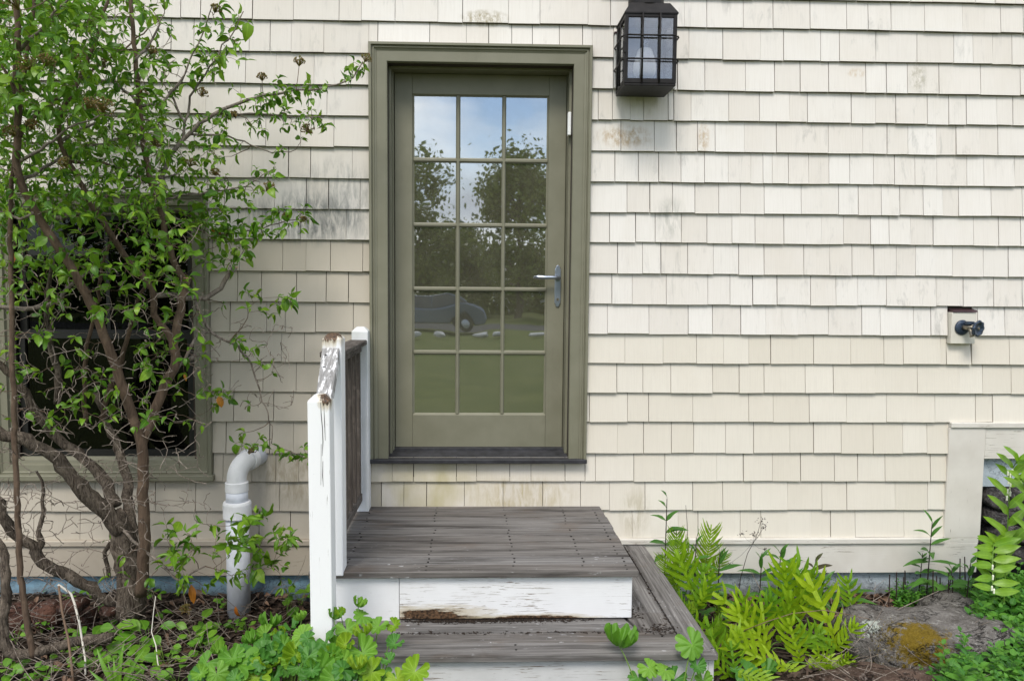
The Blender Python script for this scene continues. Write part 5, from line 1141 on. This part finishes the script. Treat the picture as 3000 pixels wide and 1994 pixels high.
fern('yellow green fern against the corner of the lower step', [(2130, 1990, 2080, 1925, -.9), (2160, 1970, 2240, 1990, -.95), (2150, 1985, 2150, 1915, -.92)], FTM, G)
fern('yellow green fern between the lacy fern and the fern bed', [(2200, 1855, 2190, 1770, -.6), (2220, 1840, 2150, 1760, -.58), (2210, 1850, 2255, 1780, -.6)], FTM, G)
fern('small narrow fern in the leaf litter above the flat rock', [(2499, 1800, 2492, 1722, -.32)], FTM, G)
fern('small fern tuft at the bottom edge beside the brown rock', [(2445, 1990, 2420, 1935, -.85), (2450, 1992, 2470, 1950, -.85)], FTM, G)
fern('dark green fern wedged against the right border board of the steps', [(1985, 1740, 1960, 1660, -.40), (2010, 1800, 2060, 1740, -.5), (2030, 1840, 1990, 1770, -.5), (2060, 1880, 2110, 1830, -.62)], FLM, 'lacy ferns')
fern('yellow green fern leaning over the right border board of the lower step', [(2090, 1900, 2050, 1830, -.72), (2110, 1930, 2165, 1870, -.75), (2100, 1940, 2090, 1860, -.78)], FTM, G)
fern('lacy fern drooping beside the right edge of the lower step', [(2120, 1830, 2085, 1900, -.55), (2110, 1820, 2150, 1905, -.6), (2100, 1815, 2120, 1780, -.5), (2140, 1835, 2180, 1890, -.6)], FLM, 'lacy ferns')
fern('pale lacy fern against the cream board behind the tall seedlings', [(1990, 1690, 1985, 1592, -.28), (2060, 1690, 2082, 1585, -.25), (2030, 1695, 2020, 1610, -.3), (2080, 1690, 2120, 1640, -.25)], FLM, 'lacy ferns')

# ---- upright leafy plants along the wall
LT = [leaf_tpl(70+i, 6, R5.uniform(.18, .26), .3, R5.uniform(.3, 1.2), R5.uniform(-.4, .4), .4, .1) for i in range(6)]; LTb = [leaf_tpl(80+i, 6, R5.uniform(.30, .36), .25, R5.uniform(.3, 1.0), R5.uniform(-.4, .4), .42, .15) for i in range(4)]
SM = {('n', 'seedling'): [tpl_mesh(t, M['seedling']) for t in LT], ('b', 'seedling'): [tpl_mesh(t, M['seedling']) for t in LTb], ('n', 'purple'): [tpl_mesh(t, M['purple']) for t in LT], ('b', 'purple'): [tpl_mesh(t, M['purple']) for t in LTb]}
def upright(label, xt, yt, Y, shp, n, ls, lean=0, tipm='seedling', start=.15):
    ls *= 1.28; n = int(n*1.2)
    top = at(xt, yt, Y); root = Vector((top.x+lean, Y+.02, gh(top.x, Y))); t = thing('upright_plant', root, label, 'plant', 'upright leafy plants along the wall'); q = bez(root-Vector((0, 0, .01)), root.lerp(top, .5)+Vector((-lean*.3, 0, 0)), top-Vector((0, 0, ls*.55)), 10)
    MB().tube(q, [.0042-.0022*i/10 for i in range(11)], 6).build('stem', M['stemdark'], t, smooth=True)
    for i in range(n):
        u = start+(1-start)*i/(n-1); p = q[0].lerp(q[-1], u) if False else q[min(10, int(u*10))]; a = i*2.39+R5.uniform(-.3, .3); el = .15+.95*max(0, u-.55)/.45 if i < n-3 else 1.6
        d = Vector((math.cos(a)*1.0, -abs(math.sin(a))*.55-.05, el)); sz = ls*(.75+.45*math.sin(math.pi*min(1, u*.9+.1)))*R5.uniform(.85, 1.12)*(1 if i < n-3 else .85)
        inst('leaf', SM[(shp, tipm if i >= n-4 else 'seedling')][R5.randrange(4)], leaf_mw(p, d, Vector((R5.gauss(0, .2), -.4, 1)), sz), t)
upright('tall broad-leaved plant beside the steps right of the doorway', 1955, 1427, -.25, 'b', 14, .085)
upright('narrow-leaved plant right of the tall broad-leaved one', 2041, 1543, -.30, 'n', 10, .075)
upright('narrow-leaved plant with a long leaf reaching right, beside the dead seed stalk', 2110, 1581, -.35, 'n', 11, .085)
upright('thin narrow-leaved plant with an upright tip in front of the blue grey foundation', 2233, 1599, -.30, 'n', 8, .085, start=.4)
upright('narrow-leaved plant with twin upright tips against the cream board', 2289, 1577, -.15, 'n', 11, .09, start=.3)
upright('plant with purplish tip leaves against the cream board', 2390, 1617, -.18, 'b', 10, .075, 0, 'purple', .35)
upright('low grassy plant behind the upright ferns', 2415, 1660, -.2, 'n', 9, .10)
upright('low narrow-leaved plant above the leaf litter', 2490, 1682, -.22, 'n', 8, .09)
upright('tall plant with spreading tip leaves in front of the corner board', 2733, 1490, -.16, 'n', 11, .10, start=.25)
upright('small mint-like plant left of the tall one by the corner board', 2704, 1599, -.14, 'b', 12, .055)
upright('dark narrow-leaved plant near the steps behind the ferns', 2330, 1660, -.2, 'n', 8, .08)
upright('bushy plant at the corner board foot', 2790, 1640, -.2, 'b', 9, .075)
upright('arching plant between the corner board and the bright arching stem', 2845, 1620, -.25, 'b', 8, .075)

# ---- arching plants with bell flowers at the right edge
ST = [leaf_tpl(90+i, 7, .33, .22, R5.uniform(.2, .7), R5.uniform(-.3, .3), .42, .22) for i in range(4)]; STM = [tpl_mesh(t, M['seal']) for t in ST]
def seal(label, pts, n, ls, flowers):
    P = [at(x, y, Y) for x, y, Y in pts]; P.insert(0, Vector((P[0].x, P[0].y, gh(P[0].x, P[0].y)-.01))); t = thing('arching_plant', P[0], label, 'plant', 'arching plants with bell flowers'); Q = []
    for i in range(len(P)-1):
        p0, p1, p2, p3 = P[max(0, i-1)], P[i], P[i+1], P[min(len(P)-1, i+2)]
        for j in range(6): u = j/6; Q.append(.5*((2*p1)+(p2-p0)*u+(2*p0-5*p1+4*p2-p3)*u*u+(3*p1-p0-3*p2+p3)*u**3))
    Q.append(P[-1]); m = len(Q); MB().tube(Q, [.0042-.0028*i/m for i in range(m)], 7, True, (.5, .2, .5, 1)).build('stem', M['stemgreen'], t, smooth=True); i0 = 7
    for k_ in range(n):
        i = i0+int((m-1-i0)*k_/(n-1)); p = Q[i]; tg = (Q[min(i+1, m-1)]-Q[i-1]).normalized(); s_ = 1 if k_ % 2 else -1
        d = (Vector((s_*1.0, -.15, .62))+tg*.45+rv(R5, .08)); inst('leaf', STM[R5.randrange(4)], leaf_mw(p, d, Vector((s_*-.25, -1, .55)), ls*R5.uniform(.85, 1.1)*(1-.25*k_/n)), t)
    for (x, y, Y) in flowers:
        p = at(x, y, Y); i = min(range(m), key=lambda q: (Q[q]-p).length); f = MB(); f.tube([Q[i], Q[i].lerp(p, .6), p+Vector((0, 0, .012))], .0009, 4)
        f.lathe((p.x, p.y, p.z-.012), [(.0048, 0), (.0040, .003), (.0038, .012), (.0046, .020), (.002, .024)], 10); f.build('bell_flower', M['seal_flower'], t, smooth=True)
seal('bright green arching plant with overlapping leaves above the ground cover', [(2915, 1720, -.30), (2915, 1640, -.34), (2912, 1590, -.42), (2908, 1640, -.50), (2908, 1735, -.56)], 24, .150, [(2908, 1660, -.54), (2909, 1690, -.56), (2906, 1722, -.58), (2912, 1730, -.58)])
seal('arching plant with hanging white bell flowers at the right edge by the stones', [(2948, 1640, -.42), (2952, 1540, -.44), (2958, 1440, -.46), (2968, 1370, -.50), (2990, 1345, -.54)], 14, .16, [(2953, 1385, -.5), (2960, 1392, -.5), (2955, 1410, -.5), (2961, 1418, -.5), (2953, 1438, -.5), (2960, 1445, -.5), (2950, 1458, -.5), (2966, 1380, -.5)])
seal('arching plant half out of the frame at the right edge', [(3030, 1600, -.5), (3020, 1500, -.52), (3000, 1420, -.55), (2990, 1400, -.6)], 8, .15, [])

# ---- dead seed stalk, wiry stems, black stubs
def stick(name, label, cat, pts, r0, r1, mat, grp=None, extra=None):
    P = [at(*q) for q in pts]; m = MB().tube(P, [r0+(r1-r0)*i/(len(P)-1) for i in range(len(P))], 6); o = m.build(name, mat, smooth=True); tag(o, label, cat, grp); return o
e = thing('seed_stalk', at(2162, 1745, -.30), 'dry brown stalk with dark seed heads against the cream wall', 'plant')
MB().tube([at(2162, 1745, -.30), at(2170, 1690, -.29), (at(2190, 1620, -.28)), at(2215, 1575, -.27), at(2230, 1525, -.27)], [.0024, .002, .0016, .0013, .001], 5).build('stem', M['stemdark'], e)
for (x, y, s_) in ((2232, 1522, 9), (2240, 1535, 8), (2236, 1546, 6), (2219, 1562, 9), (2208, 1566, 5), (2240, 1608, 6), (2174, 1562, 7), (2138, 1650, 7)):
    sd_ = MB()
    for _ in range(16): c = at(x+R5.gauss(0, s_*.6), y+R5.gauss(0, s_*.5), -.27+R5.gauss(0, .008)); sd_.tube([c, c+rv(R5, .004)], [.0016, .0012], 4)
    c = at(x, y, -.27); j = at(2205, 1590, -.275); sd_.tube([c, c.lerp(j, .5)+Vector((0, 0, -.01)), j], .0006, 4); sd_.build('seed_head', M['stemdark'], e)
stick('dry_stem', 'thin dry stem standing right of the tall broad-leaved plant', 'stem', [(2019, 1680, -.2), (2015, 1600, -.2), (2013, 1530, -.2), (2009, 1479, -.2)], .002, .0012, M['stemdark'])
for x, y, h in ((2605, 1760, 78), (2627, 1765, 90), (2648, 1755, 65), (2652, 1770, 100), (2735, 1760, 90), (2745, 1765, 80), (2778, 1770, 95), (2792, 1760, 75), (2812, 1765, 130), (2829, 1770, 140), (2757, 1760, 70)):
    Y = -.10-R5.random()*.15; p = at(x, y, Y); tp = at(x+R5.uniform(-3, 3), y-h, Y); p.z = gh(p.x, Y)-.01
    tag(MB().tube([p, tp], [.0035, .003], 6).build('cut_stem', M['stemdark']), 'black cut plant stem standing upright at the foot of the wall', 'stem', 'black cut stems along the wall')
pale = m_plain('bleached_dead_stem', (.62, .58, .50), .6); brownst = m_plain('brown_dead_stem', (.17, .11, .07), .7)
stick('bent_dead_stem', 'white bleached stem bent over beside the shrub trunk', 'stem', [(170, 1712, -.70), (190, 1725, -.70), (208, 1738, -.70), (218, 1765, -.72), (232, 1820, -.74), (240, 1870, -.76), (250, 1930, -.80), (250, 1975, -.84)], .0058, .0042, pale)
stick('dead_stem', 'pale dead stem lying below the shrub trunk', 'stem', [(456, 1745, -.68), (450, 1790, -.70), (444, 1850, -.74), (457, 1890, -.78), (462, 1940, -.82), (482, 2000, -.86)], .0018, .0034, pale)
stick('dead_stem', 'brown dead stem leaning beside the white bent one', 'stem', [(172, 1715, -.72), (182, 1790, -.75), (200, 1870, -.80), (210, 1950, -.85), (215, 2000, -.88)], .0048, .0058, brownst)
stick('dead_stem', 'thin reddish stem arching across the fern bed', 'stem', [(2170, 1850, -.7), (2240, 1822, -.74), (2320, 1796, -.76), (2410, 1786, -.74), (2480, 1798, -.70), (2560, 1815, -.66), (2660, 1870, -.7)], .0022, .0014, brownst)
stick('dead_stem', 'straight dead stem lying on the flat rock', 'stem', [(2500, 1840, -.62), (2580, 1810, -.58), (2650, 1775, -.5), (2750, 1730, -.4)], .0024, .0018, M['twig'])
stick('dead_stem', 'curved dead twig on the ground left of the newel post', 'stem', [(840, 1945, -1.32), (870, 1965, -1.36), (893, 1994, -1.4)], .004, .004, brownst)

# ---- rocks
RA = gnd(2680, 1855, .03); RB = gnd(2580, 1975, .03); RC = gnd(2790, 1765, .03)
moss = [(tuple(gnd(2690, 1890, .06)), (.22, .16, .2), (.17, .115, .012), .36, .50), (tuple(gnd(2550, 1860, .05)), (.085, .09, .15), (.42, .45, .40), .40, .50)]
def rock(label, c, sx_, sy_, sz_, seed, mat, rz=0, z=0):
    me = stone_mesh(seed, sx_, sy_, sz_, 6, .72, .20); me.materials.append(mat); return tag(inst('rock', me, Matrix.Translation((c.x, c.y, z)) @ Matrix.Rotation(rz, 4, 'Z')), label, 'rock', 'rocks in the bed')
M['rock_a'] = stone_mat('grey_rock_with_moss', (.085, .075, .066), (.215, .20, .185), (.33, .32, .29), moss); M['rock_b'] = stone_mat('brown_rock', (.045, .028, .020), (.135, .090, .068), (.26, .22, .19))
rock('large flat grey rock with yellow moss and pale lichen', RA, .35, .26, .125, 3, M['rock_a'], .15, -.025)
ro = bpy.data.objects[[o.name for o in COL.objects if o.name.startswith('rock')][-1]]
mo = MB(); mc = gnd(2690, 1890, .06); mw_ = ro.matrix_basis; me_ = ro.data
for pl in me_.polygons:
    nn_ = (mw_.to_3x3() @ pl.normal).normalized(); cp = mw_ @ pl.center
    e2 = ((cp.x-mc.x)/.19)**2+((cp.y-mc.y)/.13)**2
    if nn_.z < .25 or e2 > 1.25: continue
    vv = [mw_ @ me_.vertices[i].co for i in pl.vertices]
    for _ in range(int(26*(1.3-e2))+2):
        a, b = R5.random(), R5.random(); p = vv[0].lerp(vv[1], a).lerp(vv[3 % len(vv)].lerp(vv[2], a), b); d = (nn_+rv(R5, .45)).normalized(); h = R5.uniform(.005, .013); o_ = d.orthogonal().normalized()*R5.uniform(.0012, .0025)
        mo.add([p-o_-nn_*.002, p+o_-nn_*.002, p+d*h], [(0, 1, 2)], (.5, .2, R5.random(), 1))
mo.build('moss', m_leaf('yellow_brown_moss', (.10, .085, .010), (.30, .20, .015), trans=.2, rough=.9), ro, kind='stuff')
rock('brown flat rock at the bottom edge in front of the mossy one', RB, .25, .17, .095, 8, M['rock_b'], -.1, -.07)
rock('grey rock behind the mossy one near the corner board', RC, .16, .12, .085, 12, M['rock_a'], .3, -.04)
M['brick'] = stone_mat('old_brick_red_stone', (.050, .026, .019), (.145, .070, .048), (.22, .19, .17))
for i, (x, y, w, h, lb_) in enumerate(((62, 1785, 34, 26, 'brown red block between the two left stems of the shrub'), (142, 1785, 34, 30, 'dark brown block in the mulch left of the bent white stem'), (216, 1760, 32, 14, 'reddish flat stone against the blue foundation'), (248, 1810, 28, 22, 'brown stone left of the shrub trunk'), (42, 1850, 40, 22, 'low dark stone behind the lying limb at the left edge'), (330, 1770, 20, 12, 'small stone beside the shrub trunk'))):
    c = at(x, y, -.30-.07*(i % 3)); me = stone_mesh(150+i, w/600*1.1, .06, h/600*1.2, 3, .92, .06); me.materials.append(M['brick'])
    c.z = max(gh(c.x, c.y)+h/600*.9, c.z-.02); tag(inst('stone', me, Matrix.Translation(c) @ Matrix.Rotation(R5.uniform(-.2, .2), 4, 'Y') @ Matrix.Rotation(R5.uniform(-.3, .3), 4, 'Z')), lb_, 'stone', 'stones under the shrub')

# ---- little seedlings under the shrub and by the step
WT = [leaf_tpl(120+i, 4, R5.uniform(.55, .75), .2, R5.uniform(.1, .7), 0, .5, .1) for i in range(4)]; WTM = [tpl_mesh(t, M['weed']) for t in WT]; WTD = [tpl_mesh(t, M['mint']) for t in WT]
def weed(x, y, n, sz, hgt, label, grp, ms=WTM, z=.0, flip=1):
    g_ = gnd(x, y, -.05+hgt*.6); g_ = Vector((g_.x, g_.y, gh(g_.x, g_.y))); t = thing('seedling', g_, label, 'seedling', grp); st = MB()
    for i in range(n):
        a = R5.uniform(0, 6.28); p = g_+Vector((math.cos(a)*sz*.7, math.sin(a)*sz*.5, hgt*R5.uniform(.4, 1.1))); st.tube([g_, g_.lerp(p, .5)+Vector((0, 0, .01)), p], .0009, 4, False, (.5, .2, .4, 1))
        inst('leaf', ms[R5.randrange(4)], leaf_mw(p, Vector((math.cos(a), math.sin(a)-.3, R5.uniform(-.2, .6))), Vector((0, -.6, 1))+rv(R5, .25), sz*R5.uniform(.7, 1.3)), t)
    st.build('stem', M['stemgreen'], t)
for x, y, n, sz, h in [(46, 1858, 6, .03, .05), (120, 1833, 5, .03, .05), (95, 1803, 4, .022, .04), (138, 1736, 4, .02, .04), (206, 1768, 4, .02, .04), (11, 1953, 5, .035, .04), (30, 1945, 5, .035, .05), (92, 1972, 7, .035, .05), (133, 1964, 6, .035, .05), (271, 1939, 6, .032, .05), (236, 1936, 5, .025, .04), (391, 1901, 7, .045, .06), (353, 1871, 6, .04, .07), (393, 1961, 7, .03, .05), (483, 1912, 7, .045, .07), (494, 1926, 5, .035, .05),
      (570, 1860, 7, .045, .07), (583, 1844, 6, .04, .08), (266, 1755, 4, .025, .04), (445, 1752, 5, .03, .05), (431, 1736, 4, .03, .05), (288, 1795, 4, .025, .04), (320, 1836, 5, .03, .05), (262, 1862, 6, .055, .09), (434, 1862, 6, .05, .09), (620, 1850, 7, .03, .05), (690, 1825, 6, .025, .04), (725, 1830, 6, .025, .04), (600, 1900, 6, .045, .06), (655, 1770, 5, .03, .05), (350, 1930, 6, .035, .05), (180, 1900, 5, .03, .05), (520, 1985, 6, .035, .05), (430, 1990, 6, .04, .05), (310, 1985, 6, .035, .05), (840, 1770, 6, .04, .09), (880, 1740, 5, .035, .08), (790, 1700, 5, .025, .05)]:
    lm = min(((384, 1770, 'at the foot of the shrub trunk'), (240, 1850, 'beside the white bent stem'), (60, 1960, 'in front of the lying limb at the left edge'), (60, 1800, 'among the brown blocks under the shrub'), (452, 1870, 'beside the pale dead stem below the trunk'), (697, 1790, 'around the foot of the drain pipe'), (370, 1985, 'near the tuft of broad grass'), (590, 1870, 'left of the lady mantle clump'), (850, 1740, 'just left of the white newel post'), (180, 1930, 'between the lying limb and the bottom edge')), key=lambda q: abs(q[0]-x)+abs(q[1]-y))[2]
    weed(x, y, n+2, sz*R5.uniform(1.0, 1.6), h*1.4, 'small green seedling growing ' + lm, 'seedlings under the shrub')
for x, y, n, sz, h in [(1960, 1700, 14, .035, .10), (1985, 1735, 14, .035, .10), (2005, 1770, 10, .03, .08), (2050, 1800, 10, .03, .07), (2090, 1740, 8, .035, .08)]:
    weed(x, y, n, sz, h, 'dark green leafy weed hugging the right edge of the steps', 'dark weeds beside the steps', WTD)
# strap leaves of a grassy clump at the bottom edge
gc = gnd(352, 1985, 0); gt = thing('grass_tuft', Vector((gc.x, gc.y, gh(gc.x, gc.y))), 'tuft of broad green grass blades at the bottom edge below the shrub', 'grass')
GLT = leaf_tpl(200, 8, .10, .4, .9, .2, .45, 0); GLM = tpl_mesh(GLT, M['weed'])
for i in range(9): a = R5.uniform(-1.4, 1.4); inst('blade', GLM, leaf_mw(gt.location, Vector((math.sin(a), -.3, R5.uniform(.6, 1.4))), Vector((0, -1, .5)), R5.uniform(.14, .24)), gt)

# ---- ground cover at the right: nobody could count it
gcov = MB(); MLT = [leaf_tpl(210+i, 3, .62, .25, R5.uniform(.2, .8), 0, .48, .0) for i in range(4)]
def shoot(p, h, n=5, sz=.026):
    lean = Vector((R5.gauss(0, .25), R5.gauss(-.12, .25), 1)).normalized(); gcov.tube([p, p+lean*h], [.0012, .0009], 3, False, (.5, .2, .3, 1)); a = R5.uniform(0, 3.1); rnd = R5.random()
    for k_ in range(n):
        q = p+lean*h*(.35+.65*(k_+1)/n)
        for s_ in (0, math.pi):
            an = a+k_*1.571+s_; d = Vector((math.cos(an), math.sin(an), .35 if k_ < n-1 else .9)); add_tpl(gcov, MLT[R5.randrange(4)], leaf_mw(q, d, Vector((0, -.3, 1)), sz*(1.15-.55*k_/n)*R5.uniform(.8, 1.2)), (rnd*.6+R5.random()*.4))
def cover(x0, x1, y0, y1, n, hmin, hmax, sz=.026, zz=0.0, ok=None):
    for _ in range(n):
        X, Y_ = R5.uniform(x0, x1), R5.uniform(y0, y1)
        if ok and not ok(X, Y_): continue
        p = gnd(X, Y_, zz); 
        if p.y > -.03: continue
        p.z = gh(p.x, p.y)+zz*.3; shoot(p, R5.uniform(hmin, hmax)*R5.choice([.6, .8, 1, 1.15]), R5.choice([4, 5, 6]), sz*R5.choice([.6, .8, 1, 1.25]))
inside = lambda X, Y_: X > 2960-(Y_-1660)*.55 and not (X < 2840 and Y_ < 1880 and X < 3000-(Y_-1660)*.6)
cover(2780, 3120, 1720, 2080, 520, .08, .19, .048, .06, lambda X, Y_: X > 2860-(Y_-1760)*.36 and X > 2760)
cover(2880, 3120, 1640, 1760, 200, .10, .22, .040, .05)
cover(2610, 2880, 1715, 1765, 150, .05, .12, .022, .0)
cover(2720, 2800, 1950, 2060, 60, .05, .10, .028, .03)
o = gcov.build('ground_cover', M['mint'], smooth=True); tag(o, 'dense bright green leafy ground cover at the lower right corner', 'ground cover', kind='stuff')

# ---- mulch chips, leaf litter and fine dead stems on the bed
chips = MB(); litm = m_leaf('brown_litter', (.022, .015, .010), (.110, .072, .050), trans=.05, rough=.85)
for _ in range(7000):
    x, y = R5.uniform(-2.7, 3.2), -abs(R5.gauss(0, .62))
    if y < -1.9 or (-.68 < x < xl_r+.02 and y > yl_f): continue
    z = gh(x, y)+R5.uniform(.0, .014); L_ = R5.uniform(.008, .040); w = R5.uniform(.003, .012); a = R5.uniform(0, 3.14); tl = R5.gauss(0, .3); ca, sa = math.cos(a), math.sin(a); rr = R5.random()
    v = [(x+ca*L_*s1-sa*w*s2, y+sa*L_*s1+ca*w*s2, z+tl*L_*s1+R5.gauss(0, .002)) for s1, s2 in ((-1, -1), (1, -1), (1, 1), (-1, 1))]; chips.add(v, [(0, 1, 2, 3)], (.5, .2, rr, 1))
DLT = [leaf_tpl(230+i, 5, .6, R5.uniform(.3, .9), R5.uniform(.6, 2.0), R5.uniform(-.8, .8), .5, .5) for i in range(5)]
tag(chips.build('mulch_chips', litm), 'dark brown bark mulch covering the bed', 'mulch', kind='stuff')
lit = MB(); lim = m_leaf('dry_brown_leaf', (.085, .048, .030), (.30, .19, .125), trans=.15, rough=.8)
for (x0, x1, y0, y1, n) in ((2110, 2330, 1728, 1800, 60), (2380, 2620, 1735, 1830, 130), (560, 900, 1730, 1850, 60), (100, 560, 1760, 1990, 90), (2480, 2760, 1850, 1990, 30)):
    for _ in range(n): p = gnd(R5.uniform(x0, x1), R5.uniform(y0, y1), -.03); p.y = min(p.y, -.03); p.z = gh(p.x, p.y)+R5.uniform(.003, .03); add_tpl(lit, DLT[R5.randrange(5)], leaf_mw(p, Vector((R5.gauss(0, 1), R5.gauss(0, 1), R5.gauss(.1, .3))), Vector((0, -.4, 1))+rv(R5, .5), R5.uniform(.03, .065)), R5.random())
tag(lit.build('leaf_litter', lim, smooth=True), 'dry brown fallen leaves scattered on the bed', 'leaf litter', kind='stuff')
ds = MB()
for (x0, x1, y0, y1, n, zz) in ((0, 700, 1740, 1994, 330, .05), (560, 930, 1700, 1860, 40, .03), (2480, 2860, 1830, 1994, 60, .05), (2130, 2620, 1730, 1830, 40, .02), (2300, 2600, 1700, 1990, 25, .1)):
    for _ in range(n):
        p = gnd(R5.uniform(x0, x1), R5.uniform(y0, y1), zz); p.y = min(p.y, -.05); a = R5.gauss(0, .9); L_ = R5.uniform(.06, .30); d = Vector((math.cos(a)*R5.choice([-1, 1]), math.sin(a)*.6, R5.gauss(.12, .42))); p.z = gh(p.x, p.y)+R5.uniform(.005, .05)+zz*.4; e_ = p+d*L_; e_.z = max(e_.z, gh(e_.x, e_.y)+.005)
        ds.tube(bez(p, p.lerp(e_, .5)+rv(R5, L_*.12), e_, 5), [r_*R5.choice([1, 1.2, 1.6, 2.1]) for r_ in (.0013, .0012, .0011, .001, .0009, .0007)], 4, False)
tag(ds.build('dead_stems', M['twig'], smooth=True), 'thin dry stems strewn over the mulch', 'dead stems', kind='stuff')
